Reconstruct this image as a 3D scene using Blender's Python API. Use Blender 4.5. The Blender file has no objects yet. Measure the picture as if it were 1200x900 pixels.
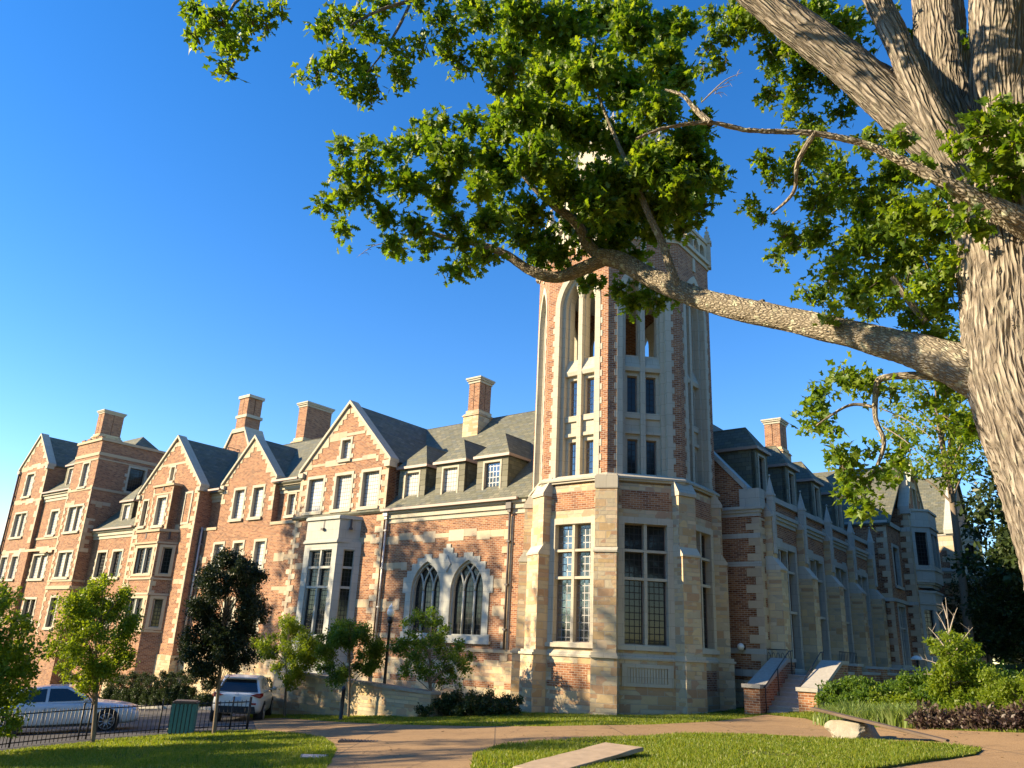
import bpy, bmesh, math, random
import numpy as np
from mathutils import Vector, Matrix, noise
from mathutils.geometry import tessellate_polygon

random.seed(7); rng = np.random.default_rng(11)
S = bpy.context.scene
COL = S.collection
R = math.radians

# ------------------------------------------------------------------ camera
EYE = 1.65; FPX = 921.4; PITCH = R(18.60); ROLL = R(2.78)
cam = bpy.data.cameras.new('camera'); camo = bpy.data.objects.new('camera', cam); COL.objects.link(camo)
cam.sensor_width = 36.0; cam.lens = FPX / 1200 * 36; cam.clip_start = .05; cam.clip_end = 3000
cF = np.array([0, math.cos(PITCH), math.sin(PITCH)])
cR0 = np.array([1., 0, 0]); cU0 = np.array([0, -math.sin(PITCH), math.cos(PITCH)])
cR = math.cos(ROLL) * cR0 + math.sin(ROLL) * cU0
cU = -math.sin(ROLL) * cR0 + math.cos(ROLL) * cU0
m = Matrix.Identity(4)
for i in range(3):
    m[i][0], m[i][1], m[i][2] = cR[i], cU[i], -cF[i]
m[2][3] = EYE
camo.matrix_world = m
S.camera = camo
CAM = np.array([0, 0, EYE])

# ------------------------------------------------------------------ light
SUN_HEAD = -94.5   # compass-like heading from +Y towards +X
SUN_EL = 24.0
world = bpy.data.worlds.new('World'); S.world = world; world.use_nodes = True
nt = world.node_tree; bg = nt.nodes['Background']
sky = nt.nodes.new('ShaderNodeTexSky'); sky.sky_type = 'NISHITA'; sky.sun_disc = False
sky.sun_elevation = R(SUN_EL); sky.sun_rotation = R(SUN_HEAD); sky.altitude = 200
sky.air_density = 1.0; sky.dust_density = 0.0; sky.ozone_density = 1.6
hs = nt.nodes.new('ShaderNodeHueSaturation'); hs.inputs['Saturation'].default_value = 1.40; hs.inputs['Value'].default_value = 1.0; hs.inputs['Hue'].default_value = .510
nt.links.new(sky.outputs[0], hs.inputs['Color']); nt.links.new(hs.outputs[0], bg.inputs[0])
bg.inputs[1].default_value = 0.108
sl = bpy.data.lights.new('sun', 'SUN'); so = bpy.data.objects.new('sun', sl); COL.objects.link(so)
sl.energy = 5.0; sl.angle = R(.5); sl.color = (1.0, .80, .52)
sd = Vector((math.sin(R(SUN_HEAD)) * math.cos(R(SUN_EL)), math.cos(R(SUN_HEAD)) * math.cos(R(SUN_EL)), math.sin(R(SUN_EL))))
so.rotation_euler = sd.to_track_quat('Z', 'Y').to_euler(); so.location = (-40, 5, 40)
S.view_settings.view_transform = 'Standard'; S.view_settings.look = 'None'
S.view_settings.exposure = 1.4; S.view_settings.gamma = 1.0; S.view_settings.use_curve_mapping = False
S.render.engine = 'CYCLES'
S.cycles.max_bounces = 5; S.cycles.diffuse_bounces = 3; S.cycles.glossy_bounces = 3
S.cycles.transparent_max_bounces = 6; S.cycles.transmission_bounces = 3; S.cycles.use_denoising = True
S.cycles.sample_clamp_indirect = 6

# ------------------------------------------------------------------ measuring helpers
def sstep(t): t = min(1, max(0, t)); return t * t * (3 - 2 * t)
def H(x, y):
    """height of the lawns and roads: the street side lies lower, the bed side higher"""
    yy = min(max(y, 0), 60)
    s = sstep((x + 1) / 6.0)
    xl = max(x, -26.); xr = min(x, 30.)
    return -.02 * yy + (.072 * xl) * (1 - s) + (.10 + .05 * (xr - 2) + .075 * max(0., xr - 8.6)) * s
def ray(px, py):
    return cF + cR * (px - 600) / FPX - cU * (py - 450) / FPX
def atd(px, py, dist):
    d = ray(px, py); return Vector(CAM + d * dist / math.hypot(d[0], d[1]))
def gpt(px, py):
    """ground point seen at a measured spot of the survey photograph"""
    d = ray(px, py); lo, hi = 1.0, 400.
    for t in np.arange(2, 200, .5):
        P = CAM + d * t
        if P[2] < H(P[0], P[1]): hi = t; lo = t - .5; break
    for _ in range(30):
        mid = (lo + hi) / 2; P = CAM + d * mid
        if P[2] < H(P[0], P[1]): hi = mid
        else: lo = mid
    P = CAM + d * hi
    return Vector((P[0], P[1], H(P[0], P[1])))

# building frame: local x = to the viewer's right along the street front, y = into the building
YAW = R(-51.43)
ORG = Vector((4.92, 33.544, 0)); BROT = -(math.pi / 2 + YAW)
BM = Matrix.Translation(ORG) @ Matrix.Rotation(BROT, 4, 'Z')

# ------------------------------------------------------------------ mesh builder
class MB:
    def __init__(s): s.v = []; s.f = []; s.m = []; s.sm = []
    def add(s, vs, fs, mi=0, smooth=False):
        o = len(s.v); s.v += [tuple(v) for v in vs]
        for f in fs: s.f.append([i + o for i in f]); s.m.append(mi); s.sm.append(smooth)
    def box(s, x0, x1, y0, y1, z0, z1, mi=0):
        vs = [(x, y, z) for z in (z0, z1) for y in (y0, y1) for x in (x0, x1)]
        s.add(vs, [(0, 2, 3, 1), (4, 5, 7, 6), (0, 1, 5, 4), (2, 6, 7, 3), (0, 4, 6, 2), (1, 3, 7, 5)], mi)
    def extr(s, pts, vec, mi=0):
        """closed prism of an ordered 3D polygon swept by vec"""
        n = len(pts); p = [Vector(q) for q in pts]; vec = Vector(vec); q = [a + vec for a in p]
        nn = Vector((0, 0, 0))
        for i in range(n): nn += p[i].cross(p[(i + 1) % n])
        if nn.dot(vec) > 0: f0 = tuple(reversed(range(n))); f1 = tuple(range(n, 2 * n)); flip = False
        else: f0 = tuple(range(n)); f1 = tuple(reversed(range(n, 2 * n))); flip = True
        fs = [f0, f1]
        for i in range(n):
            j = (i + 1) % n
            fs.append((i, j, n + j, n + i) if not flip else (j, i, n + i, n + j))
        s.add(p + q, fs, mi)
    def tube(s, pts, rad, n=8, mi=0, cap=True, smooth=True):
        pts = [Vector(p) for p in pts]
        rad = rad if isinstance(rad, (list, tuple)) else [rad] * len(pts)
        vs = []; fs = []; up = Vector((0.13, 0.07, 1)); prev = None
        for i, p in enumerate(pts):
            t = (pts[min(i + 1, len(pts) - 1)] - pts[max(i - 1, 0)]).normalized()
            if prev is None:
                a = t.cross(up if abs(t.z) < .95 else Vector((1, 0, 0))).normalized()
            else: a = (prev - t * prev.dot(t)).normalized()
            prev = a; b = t.cross(a)
            for k in range(n):
                th = 2 * math.pi * k / n
                vs.append(p + (a * math.cos(th) + b * math.sin(th)) * rad[i])
        for i in range(len(pts) - 1):
            for k in range(n):
                k2 = (k + 1) % n
                fs.append((i * n + k, i * n + k2, (i + 1) * n + k2, (i + 1) * n + k))
        o = len(s.v); s.add(vs, fs, mi, smooth)
        if cap:
            s.f.append([o + k for k in reversed(range(n))]); s.m.append(mi); s.sm.append(False)
            e = o + (len(pts) - 1) * n; s.f.append([e + k for k in range(n)]); s.m.append(mi); s.sm.append(False)
    def lathe(s, c, prof, n=16, mi=0, smooth=True):
        s.tube([(c[0], c[1], c[2] + z) for r, z in prof], [max(r, .001) for r, z in prof], n, mi, True, smooth)
    def ball(s, c, r, n=10, mi=0, sq=(1, 1, 1)):
        vs = []; fs = []; mrows = max(4, n // 2)
        for i in range(mrows + 1):
            ph = math.pi * i / mrows
            for k in range(n):
                th = 2 * math.pi * k / n
                vs.append((c[0] + r * sq[0] * math.sin(ph) * math.cos(th), c[1] + r * sq[1] * math.sin(ph) * math.sin(th), c[2] + r * sq[2] * math.cos(ph)))
        for i in range(mrows):
            for k in range(n):
                k2 = (k + 1) % n; fs.append((i * n + k, (i + 1) * n + k, (i + 1) * n + k2, i * n + k2))
        s.add(vs, fs, mi, True)
    def build(s, name, mats, parent=None, uv=True, off=None):
        me = bpy.data.meshes.new(name)
        vs = s.v
        if parent is not None and off is None: off = parent.get('_off')
        if off is not None:
            vs = [(a - off[0], b - off[1], c - off[2]) for a, b, c in vs]
        me.from_pydata(vs, [], s.f)
        if not isinstance(mats, (list, tuple)): mats = [mats]
        for mm in mats: me.materials.append(mm)
        me.polygons.foreach_set('material_index', s.m)
        me.polygons.foreach_set('use_smooth', s.sm)
        if uv: auto_uv(me, off)
        me.update()
        o = bpy.data.objects.new(name, me); COL.objects.link(o)
        if parent is not None: o.parent = parent
        return o

def split_build(mb, name, mats, par, gap=.08):
    """each separate run of trim becomes a part of its own"""
    n = len(mb.v); pa = list(range(n))
    def fd(i):
        while pa[i] != i: pa[i] = pa[pa[i]]; i = pa[i]
        return i
    for f in mb.f:
        r = fd(f[0])
        for i in f[1:]: pa[fd(i)] = r
    V = np.array(mb.v); root = np.array([fd(i) for i in range(n)]); ids = np.unique(root)
    lo = np.array([V[root == i].min(0) for i in ids]) - gap / 2; hi = np.array([V[root == i].max(0) for i in ids]) + gap / 2
    k = len(ids); q = list(range(k))
    def f2(i):
        while q[i] != i: i = q[i]
        return i
    for i in range(k):
        for j in np.nonzero(((lo[i] <= hi) & (hi[i] >= lo)).all(1))[0]:
            a, b = f2(i), f2(int(j))
            if a != b: q[b] = a
    grp = {int(r): f2(i) for i, r in enumerate(ids)}; parts = {}
    for fi, f in enumerate(mb.f): parts.setdefault(grp[int(root[f[0]])], []).append(fi)
    for fl in parts.values():
        o = MB(); mp = {}
        for fi in fl:
            for i in mb.f[fi]:
                if i not in mp: mp[i] = len(o.v); o.v.append(mb.v[i])
            o.f.append([mp[i] for i in mb.f[fi]]); o.m.append(mb.m[fi]); o.sm.append(mb.sm[fi])
        o.build(name, mats, par)

def auto_uv(me, off=None):
    """metres along the wall and up it, so courses run level on every face"""
    n = len(me.polygons); L = len(me.loops)
    if n == 0: return
    nor = np.empty(n * 3, 'f'); me.polygons.foreach_get('normal', nor); nor = nor.reshape(-1, 3)
    tot = np.empty(n, 'i'); me.polygons.foreach_get('loop_total', tot)
    vi = np.empty(L, 'i'); me.loops.foreach_get('vertex_index', vi)
    co = np.empty(len(me.vertices) * 3, 'f'); me.vertices.foreach_get('co', co); co = co.reshape(-1, 3)
    if off is not None: co = co + np.array(off, 'f')
    ln = np.repeat(nor, tot, axis=0); p = co[vi]
    t = np.stack([-ln[:, 1], ln[:, 0], np.zeros(L)], 1); tl = np.linalg.norm(t, axis=1)
    flat = tl < .05; t[flat] = (1, 0, 0); tl[flat] = 1; t /= tl[:, None]
    b = np.cross(ln, t)
    uv = np.stack([(p * t).sum(1), (p * b).sum(1)], 1).astype('f')
    lay = me.uv_layers.new(name='UVMap'); lay.data.foreach_set('uv', uv.ravel())

def thing(name, label, cat, loc, rotz=0, group=None):
    o = bpy.data.objects.new(name, None); COL.objects.link(o)
    o.location = loc; o.rotation_euler = (0, 0, rotz); o['label'] = label; o['category'] = cat
    o.empty_display_size = .3
    if group: o['group'] = group
    return o
def bthing(name, label, cat, off):
    """a thing in the building frame; off = its base in that frame"""
    p = BM @ Vector(off)
    o = thing(name, label, cat, p, BROT); o['_off'] = list(off)
    return o
def tag(o, label=None, cat=None, group=None, kind=None):
    if label: o['label'] = label
    if cat: o['category'] = cat
    if group: o['group'] = group
    if kind: o['kind'] = kind
    return o

class Pl:
    """a vertical plane of the building: P(a along it to the viewer's right, z, d outward)"""
    def __init__(s, ox, oy, ang):
        s.o = Vector((ox, oy, 0)); s.t = Vector((math.cos(ang), math.sin(ang), 0)); s.n = Vector((math.sin(ang), -math.cos(ang), 0))
    def P(s, a, z, d=0): return s.o + s.t * a + s.n * d + Vector((0, 0, z))

def slab(mb, pl, outer, holes=(), d0=-.4, d1=0., mi=0):
    polys = [[Vector((a, b, 0)) for a, b in outer]] + [[Vector((a, b, 0)) for a, b in h] for h in holes]
    flat = [(p.x, p.y) for q in polys for p in q]
    tris = tessellate_polygon(polys)
    vs = [pl.P(a, b, d1) for a, b in flat] + [pl.P(a, b, d0) for a, b in flat]
    N = len(flat); fs = []
    for t in tris:
        (x0, y0), (x1, y1), (x2, y2) = flat[t[0]], flat[t[1]], flat[t[2]]
        if (x1 - x0) * (y2 - y0) - (x2 - x0) * (y1 - y0) < 0: t = (t[0], t[2], t[1])
        fs.append(tuple(t)); fs.append((t[0] + N, t[2] + N, t[1] + N))
    o = 0
    for qi, q in enumerate(polys):
        n = len(q); ar = sum(q[i].x * q[(i + 1) % n].y - q[(i + 1) % n].x * q[i].y for i in range(n))
        ccw = ar > 0
        for i in range(n):
            a, b = o + i, o + (i + 1) % n
            if ccw != (qi == 0): a, b = b, a
            fs.append((a, a + N, b + N, b))
        o += n
    mb.add(vs, fs, mi)
def rect(a0, a1, b0, b1): return [(a0, b0), (a1, b0), (a1, b1), (a0, b1)]
def pbox(mb, pl, a0, a1, b0, b1, d0, d1, mi=0): slab(mb, pl, rect(a0, a1, b0, b1), (), d0, d1, mi)

# ------------------------------------------------------------------ materials
def mat(name, rough=.8, spec=.3):
    mt = bpy.data.materials.new(name); mt.use_nodes = True
    b = mt.node_tree.nodes['Principled BSDF']; b.inputs['Roughness'].default_value = rough
    b.inputs['Specular IOR Level'].default_value = spec
    return mt, mt.node_tree, b
def node(t, kind, **kw):
    n = t.nodes.new(kind)
    for k, v in kw.items():
        if k in n.inputs.keys(): n.inputs[k].default_value = v
        else: setattr(n, k, v)
    return n
def ramp(t, fac, stops, interp='LINEAR'):
    r = t.nodes.new('ShaderNodeValToRGB'); r.color_ramp.interpolation = interp
    e = r.color_ramp.elements
    while len(e) > 1: e.remove(e[0])
    e[0].position = stops[0][0]; e[0].color = (*stops[0][1], 1)
    for p, c in stops[1:]:
        x = e.new(p); x.color = (*c, 1)
    t.links.new(fac, r.inputs[0]); return r.outputs[0]
def mixc(t, fac, a, b, typ='MIX'):
    n = t.nodes.new('ShaderNodeMix'); n.data_type = 'RGBA'; n.blend_type = typ
    if isinstance(fac, (int, float)): n.inputs[0].default_value = fac
    else: t.links.new(fac, n.inputs[0])
    for idx, c in ((6, a), (7, b)):
        if isinstance(c, tuple): n.inputs[idx].default_value = (*c, 1)
        else: t.links.new(c, n.inputs[idx])
    return n.outputs[2]
def uvn(t, scale=(1, 1, 1)):
    u = t.nodes.new('ShaderNodeUVMap'); mp = t.nodes.new('ShaderNodeMapping'); mp.inputs['Scale'].default_value = scale
    t.links.new(u.outputs[0], mp.inputs[0]); return mp.outputs[0]
def objc(t, scale=(1, 1, 1)):
    u = t.nodes.new('ShaderNodeTexCoord'); mp = t.nodes.new('ShaderNodeMapping'); mp.inputs['Scale'].default_value = scale
    t.links.new(u.outputs['Object'], mp.inputs[0]); return mp.outputs[0]
def noise_n(t, vec, scale, detail=4, rough=.6):
    n = t.nodes.new('ShaderNodeTexNoise'); n.inputs['Scale'].default_value = scale; n.inputs['Detail'].default_value = detail
    n.inputs['Roughness'].default_value = rough
    if vec is not None: t.links.new(vec, n.inputs['Vector'])
    return n.outputs[0]
def bump(t, b, h, strength=.5, dist=.02):
    n = t.nodes.new('ShaderNodeBump'); n.inputs['Strength'].default_value = strength; n.inputs['Distance'].default_value = dist
    t.links.new(h, n.inputs['Height']); t.links.new(n.outputs[0], b.inputs['Normal'])
def bricks(t, vec, w, h, mortar, offset=.5):
    n = t.nodes.new('ShaderNodeTexBrick'); n.offset = offset; n.squash = 1.0
    n.inputs['Color1'].default_value = (0, 0, 0, 1); n.inputs['Color2'].default_value = (1, 1, 1, 1); n.inputs['Mortar'].default_value = (.5, .5, .5, 1)
    n.inputs['Scale'].default_value = 1; n.inputs['Brick Width'].default_value = w; n.inputs['Row Height'].default_value = h
    n.inputs['Mortar Size'].default_value = mortar; n.inputs['Mortar Smooth'].default_value = .3; n.inputs['Bias'].default_value = 0
    t.links.new(vec, n.inputs['Vector']); return n.outputs['Color'], n.outputs['Fac']

def make_brick():
    mt, t, b = mat('brick', .88, .2); v = uvn(t)
    c, f = bricks(t, v, .24, .082, .010)
    col = ramp(t, c, [(0, (.17, .064, .034)), (.25, (.27, .115, .055)), (.55, (.335, .155, .074)), (.85, (.41, .205, .10)), (1, (.20, .076, .042))])
    n2 = noise_n(t, v, .35, 3); col = mixc(t, .5, col, mixc(t, n2, (.72, .72, .74), (1.18, 1.12, 1.08)), 'MULTIPLY')
    # scattered longer and darker brick courses show as mottling from afar
    c2, f2 = bricks(t, uvn(t, (1, 1, 1)), .62, .246, .0, .37)
    col = mixc(t, .45, col, ramp(t, c2, [(0, (.74, .70, .70)), (.6, (1.05, 1.02, 1.0)), (1, (1.2, 1.2, 1.15))]), 'MULTIPLY')
    stk = noise_n(t, uvn(t, (1.6, .14, 1)), 1.6, 5, .65); col = mixc(t, ramp(t, stk, [(.50, (0, 0, 0)), (.74, (.42, .42, .42))]), col, (.12, .075, .055))   # rain streaks and soot
    col = mixc(t, f, col, (.40, .33, .25))
    t.links.new(col, b.inputs['Base Color']); inv = node(t, 'ShaderNodeMath', operation='SUBTRACT'); inv.inputs[0].default_value = 1; t.links.new(f, inv.inputs[1])
    bump(t, b, inv.outputs[0], .5, .012); return mt
def make_ashlar(name='ashlar', w=.62, h=.30, tint=(1, 1, 1)):
    mt, t, b = mat(name, .85, .2); v = uvn(t)
    c, f = bricks(t, v, w, h, .012, .43)
    c2, f2 = bricks(t, uvn(t, (1, 1, 1)), w * 1.37, h * .5, .010, .31)
    pick = noise_n(t, v, 1.4, 1); pk = ramp(t, pick, [(.50, (0, 0, 0)), (.51, (1, 1, 1))], 'CONSTANT')
    cc = mixc(t, pk, c, c2); ff = mixc(t, pk, f, f2)
    st = [(0, (.50, .37, .19)), (.15, (.40, .255, .155)), (.3, (.58, .45, .255)), (.45, (.43, .37, .26)), (.58, (.60, .48, .29)), (.72, (.42, .275, .18)), (.85, (.62, .52, .35)), (1, (.35, .31, .23))]
    col = ramp(t, cc, [(p, (a * tint[0], g * tint[1], k * tint[2])) for p, (a, g, k) in st])
    n2 = noise_n(t, v, 5, 5, .65); col = mixc(t, .55, col, mixc(t, n2, (.70, .70, .70), (1.22, 1.2, 1.16)), 'MULTIPLY')
    col = mixc(t, ff, col, (.42, .36, .28))
    t.links.new(col, b.inputs['Base Color'])
    inv = node(t, 'ShaderNodeMath', operation='MULTIPLY_ADD'); t.links.new(ff, inv.inputs[0]); inv.inputs[1].default_value = -1.2; t.links.new(n2, inv.inputs[2])
    bump(t, b, inv.outputs[0], .7, .03); return mt
def make_limestone(name, c0, c1):
    mt, t, b = mat(name, .8, .25); v = uvn(t)
    c, f = bricks(t, v, .9, .45, .006)
    n1 = noise_n(t, v, 1.3, 5, .65); col = mixc(t, n1, c0, c1)
    col = mixc(t, .35, col, ramp(t, c, [(0, (.86, .85, .82)), (1, (1.1, 1.1, 1.1))]), 'MULTIPLY')
    # rain streaks that run down the dressed stone
    st = noise_n(t, uvn(t, (3.0, .25, 1)), 2.0, 4, .6); col = mixc(t, ramp(t, st, [(.52, (0, 0, 0)), (.75, (.35, .35, .35))]), col, (.30, .27, .23))
    col = mixc(t, f, col, tuple(x * .62 for x in c0))
    t.links.new(col, b.inputs['Base Color']); bump(t, b, noise_n(t, v, 30, 3), .15, .01); return mt
def make_island(name, stops, rough=.85, ns=6):
    """stone laid in separate blocks: each block has its own tone"""
    mt, t, b = mat(name, rough, .2); g = t.nodes.new('ShaderNodeNewGeometry')
    col = ramp(t, g.outputs['Random Per Island'], stops)
    n2 = noise_n(t, objc(t), ns, 4); col = mixc(t, .5, col, mixc(t, n2, (.75, .75, .75), (1.2, 1.18, 1.14)), 'MULTIPLY')
    t.links.new(col, b.inputs['Base Color']); bump(t, b, n2, .4, .02); return mt
def make_slate():
    mt, t, b = mat('slate', .75, .3); v = uvn(t)
    c, f = bricks(t, v, .34, .20, .010)
    col = ramp(t, c, [(0, (.105, .108, .075)), (.3, (.15, .148, .10)), (.5, (.115, .125, .10)), (.7, (.175, .168, .112)), (.87, (.11, .122, .108)), (1, (.205, .195, .135))])
    n2 = noise_n(t, v, .6, 4); col = mixc(t, .5, col, mixc(t, n2, (.75, .75, .76), (1.2, 1.2, 1.18)), 'MULTIPLY')
    col = mixc(t, f, col, (.07, .065, .055)); t.links.new(col, b.inputs['Base Color'])
    inv = node(t, 'ShaderNodeMath', operation='MULTIPLY_ADD'); t.links.new(f, inv.inputs[0]); inv.inputs[1].default_value = -1; t.links.new(c, inv.inputs[2])
    bump(t, b, inv.outputs[0], .6, .02); return mt
def make_pane(name, base, gw, gh, lead, spec, blind=None):
    mt, t, b = mat(name, .07, spec); v = uvn(t)
    c, f = bricks(t, v, gw, gh, lead, 0.0)
    n1 = noise_n(t, v, 1.1, 2)
    col = mixc(t, n1, tuple(x * .7 for x in base), tuple(min(1, x * 1.25) for x in base))
    if blind: col = mixc(t, ramp(t, noise_n(t, v, .45, 2), [(.45, (0, 0, 0)), (.62, (1, 1, 1))]), col, blind)
    col = mixc(t, f, col, (.02, .02, .022)); t.links.new(col, b.inputs['Base Color'])
    r = mixc(t, f, (.05, .05, .05), (.6, .6, .6)); t.links.new(r, b.inputs['Roughness'])
    # each leaded light sits at its own slight tilt
    hgt = mixc(t, .5, c, noise_n(t, v, 2.5, 2)); bump(t, b, hgt, .05, .02); b.inputs['IOR'].default_value = 1.6
    return mt
def make_plain(name, col, rough=.6, spec=.4, metal=0., var=.15, ns=12, bmp=0.):
    mt, t, b = mat(name, rough, spec); b.inputs['Metallic'].default_value = metal
    n = noise_n(t, objc(t), ns, 4)
    c = mixc(t, n, tuple(x * (1 - var) for x in col), tuple(min(1, x * (1 + var)) for x in col))
    t.links.new(c, b.inputs['Base Color'])
    if bmp: bump(t, b, n, bmp, .02)
    return mt
def make_leaf(name, cols, trans=.45, tcol=None):
    mt = bpy.data.materials.new(name); mt.use_nodes = True; t = mt.node_tree; t.nodes.clear()
    out = t.nodes.new('ShaderNodeOutputMaterial'); g = t.nodes.new('ShaderNodeNewGeometry')
    col = ramp(t, g.outputs['Random Per Island'], [(i / (len(cols) - 1), c) for i, c in enumerate(cols)])
    p = t.nodes.new('ShaderNodeBsdfPrincipled'); p.inputs['Roughness'].default_value = .45; p.inputs['Specular IOR Level'].default_value = .35
    t.links.new(col, p.inputs['Base Color'])
    tr = t.nodes.new('ShaderNodeBsdfTranslucent'); tc = mixc(t, 1.0, col, tcol or (1.9, 1.75, .55), 'MULTIPLY'); t.links.new(tc, tr.inputs[0])
    mx = t.nodes.new('ShaderNodeMixShader'); mx.inputs[0].default_value = trans
    t.links.new(p.outputs[0], mx.inputs[1]); t.links.new(tr.outputs[0], mx.inputs[2]); t.links.new(mx.outputs[0], out.inputs[0]); return mt
def make_bark(name, c0, c1, lichen=0., sx=9., sy=1.3, bs=1.0):
    mt, t, b = mat(name, .95, .1); v = uvn(t, (sx, sy, 1))
    w = noise_n(t, uvn(t, (2, .8, 1)), 2, 3); wm = t.nodes.new('ShaderNodeVectorMath'); wm.operation = 'ADD'
    sc = t.nodes.new('ShaderNodeVectorMath'); sc.operation = 'SCALE'; cb = t.nodes.new('ShaderNodeCombineXYZ')
    t.links.new(w, cb.inputs[0]); t.links.new(cb.outputs[0], sc.inputs[0]); sc.inputs['Scale'].default_value = 1.6
    t.links.new(v, wm.inputs[0]); t.links.new(sc.outputs[0], wm.inputs[1])
    vo = t.nodes.new('ShaderNodeTexVoronoi'); vo.feature = 'DISTANCE_TO_EDGE'; vo.inputs['Scale'].default_value = 1.; t.links.new(wm.outputs[0], vo.inputs['Vector'])
    fine = noise_n(t, uvn(t, (30, 9, 1)), 1, 5, .7)
    hgt = ramp(t, vo.outputs['Distance'], [(0, (0, 0, 0)), (.28, (1, 1, 1))])
    hh = mixc(t, .3, hgt, fine)
    col = mixc(t, hh, c0, c1)
    if lichen: col = mixc(t, ramp(t, noise_n(t, uvn(t), 7, 4, .55), [(.56, (0, 0, 0)), (.66, (lichen,) * 3)]), col, (.50, .50, .36))
    t.links.new(col, b.inputs['Base Color']); bump(t, b, hh, bs, .05); return mt
def make_ground():
    mt, t, b = mat('lawn_soil', .95, .1); v = objc(t)
    n1 = noise_n(t, v, 1.3, 6, .65); n2 = noise_n(t, v, 30, 3)
    col = ramp(t, n1, [(.3, (.055, .085, .018)), (.5, (.085, .115, .025)), (.62, (.12, .11, .045)), (.75, (.16, .12, .07))])
    col = mixc(t, .6, col, mixc(t, n2, (.6, .6, .6), (1.3, 1.3, 1.2)), 'MULTIPLY')
    t.links.new(col, b.inputs['Base Color']); bump(t, b, n2, 1., .04); return mt
def make_paving():
    mt, t, b = mat('aggregate_paving', .9, .2); v = objc(t)
    n1 = noise_n(t, v, 55, 3, .7); n2 = noise_n(t, v, .45, 5, .6)
    col = ramp(t, n1, [(.3, (.17, .105, .055)), (.5, (.30, .195, .10)), (.7, (.43, .30, .165))])
    col = mixc(t, .8, col, mixc(t, n2, (.70, .70, .72), (1.2, 1.18, 1.15)), 'MULTIPLY')
    st_ = noise_n(t, v, 1.7, 6, .7); col = mixc(t, ramp(t, st_, [(.52, (0, 0, 0)), (.70, (.5, .5, .5))]), col, (.13, .085, .05))
    vo = t.nodes.new('ShaderNodeTexVoronoi'); vo.feature = 'DISTANCE_TO_EDGE'; vo.inputs['Scale'].default_value = .28; wv_ = t.nodes.new('ShaderNodeVectorMath'); wv_.operation = 'ADD'; t.links.new(v, wv_.inputs[0])
    nn_ = t.nodes.new('ShaderNodeTexNoise'); nn_.inputs['Scale'].default_value = 1.5; t.links.new(v, nn_.inputs['Vector']); t.links.new(nn_.outputs['Color'], wv_.inputs[1]); t.links.new(wv_.outputs[0], vo.inputs['Vector'])
    col = mixc(t, ramp(t, vo.outputs['Distance'], [(.0, (.75, .75, .75)), (.006, (0, 0, 0))]), col, (.06, .045, .035))
    # tar-dark expansion joints
    c, f = bricks(t, objc(t), 3.2, 3.2, .022, 0.0); col = mixc(t, mixc(t, .7, (0, 0, 0), f), col, (.10, .075, .055))
    t.links.new(col, b.inputs['Base Color']); bump(t, b, n1, .35, .01); return mt
def make_asphalt():
    mt, t, b = mat('asphalt', .85, .25); v = objc(t)
    n1 = noise_n(t, v, 60, 3, .7); n2 = noise_n(t, v, .5, 5, .6)
    col = mixc(t, n2, (.055, .052, .052), (.105, .10, .095)); col = mixc(t, .6, col, mixc(t, n1, (.6, .6, .6), (1.4, 1.4, 1.4)), 'MULTIPLY')
    t.links.new(col, b.inputs['Base Color']); bump(t, b, n1, .3, .01); return mt

M = {}
M['brick'] = make_brick(); M['ashlar'] = make_ashlar(); M['ashlar_low'] = make_ashlar('garden_ashlar', .5, .26)
M['lime'] = make_limestone('limestone', (.40, .36, .275), (.53, .49, .39)); M['lime_gray'] = make_limestone('limestone_gray', (.36, .365, .33), (.49, .495, .445))
M['quoin'] = make_island('quoin_stone', [(0, (.48, .38, .255)), (.3, (.54, .45, .315)), (.55, (.44, .355, .245)), (.8, (.56, .49, .36)), (1, (.42, .33, .245))])
M['slate'] = make_slate(); M['foot'] = make_ashlar('chimney_ashlar', .55, .32, (1.12, 1.14, 1.12))
M['slate_wall'] = make_island('slate_hanging', [(0, (.16, .155, .11)), (.5, (.22, .21, .15)), (1, (.18, .18, .145))])
M['pane_pale'] = make_pane('pane_pale', (.62, .60, .56), .17, .21, .016, .5)
M['pane_blind'] = make_pane('pane_blind', (.50, .42, .30), .17, .21, .010, .4)
M['pane_dark'] = make_pane('pane_dark', (.014, .016, .017), .19, .24, .018, .5)
M['pane_sky'] = make_pane('pane_bright', (.05, .055, .06), .20, .27, .018, 1.0)
M['pane_dark'].node_tree.nodes['Principled BSDF'].inputs['IOR'].default_value = 1.42
M['pane_sky'].node_tree.nodes['Principled BSDF'].inputs['IOR'].default_value = 2.0
M['wood_frame'] = make_plain('window_wood', (.22, .17, .14), .6)
M['gutter'] = make_plain('gutter_metal', (.33, .24, .20), .5, .5)
M['pipe'] = make_plain('downpipe_metal', (.50, .46, .42), .35, .6, .3)
M['pipe_dark'] = make_plain('pipe_dark', (.07, .06, .06), .5)
M['black'] = make_plain('black_metal', (.018, .018, .02), .45, .5)
M['paving'] = make_paving(); M['ground'] = make_ground(); M['asphalt'] = make_asphalt()
M['concrete'] = make_plain('concrete', (.36, .34, .30), .9, .2, 0, .25, 9, .3)
M['step'] = make_plain('step_stone', (.33, .31, .28), .85, .2, 0, .25, 7, .3)
M['boulder'] = make_plain('boulder_stone', (.30, .27, .21), .9, .2, 0, .5, 3.5, 1.)
M['plank_dark'] = make_plain('dark_slab_stone', (.17, .125, .09), .85, .2, 0, .35, 4, .5)
M['plank'] = make_plain('slab_stone', (.38, .29, .20), .85, .2, 0, .35, 4, .5)
M['mulch'] = make_plain('mulch', (.06, .045, .035), .95, .1, 0, .5, 14, 1.)
M['bark_oak'] = make_bark('oak_bark', (.135, .11, .085), (.39, .345, .285), .2, 24., 2.6, 1.)
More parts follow.
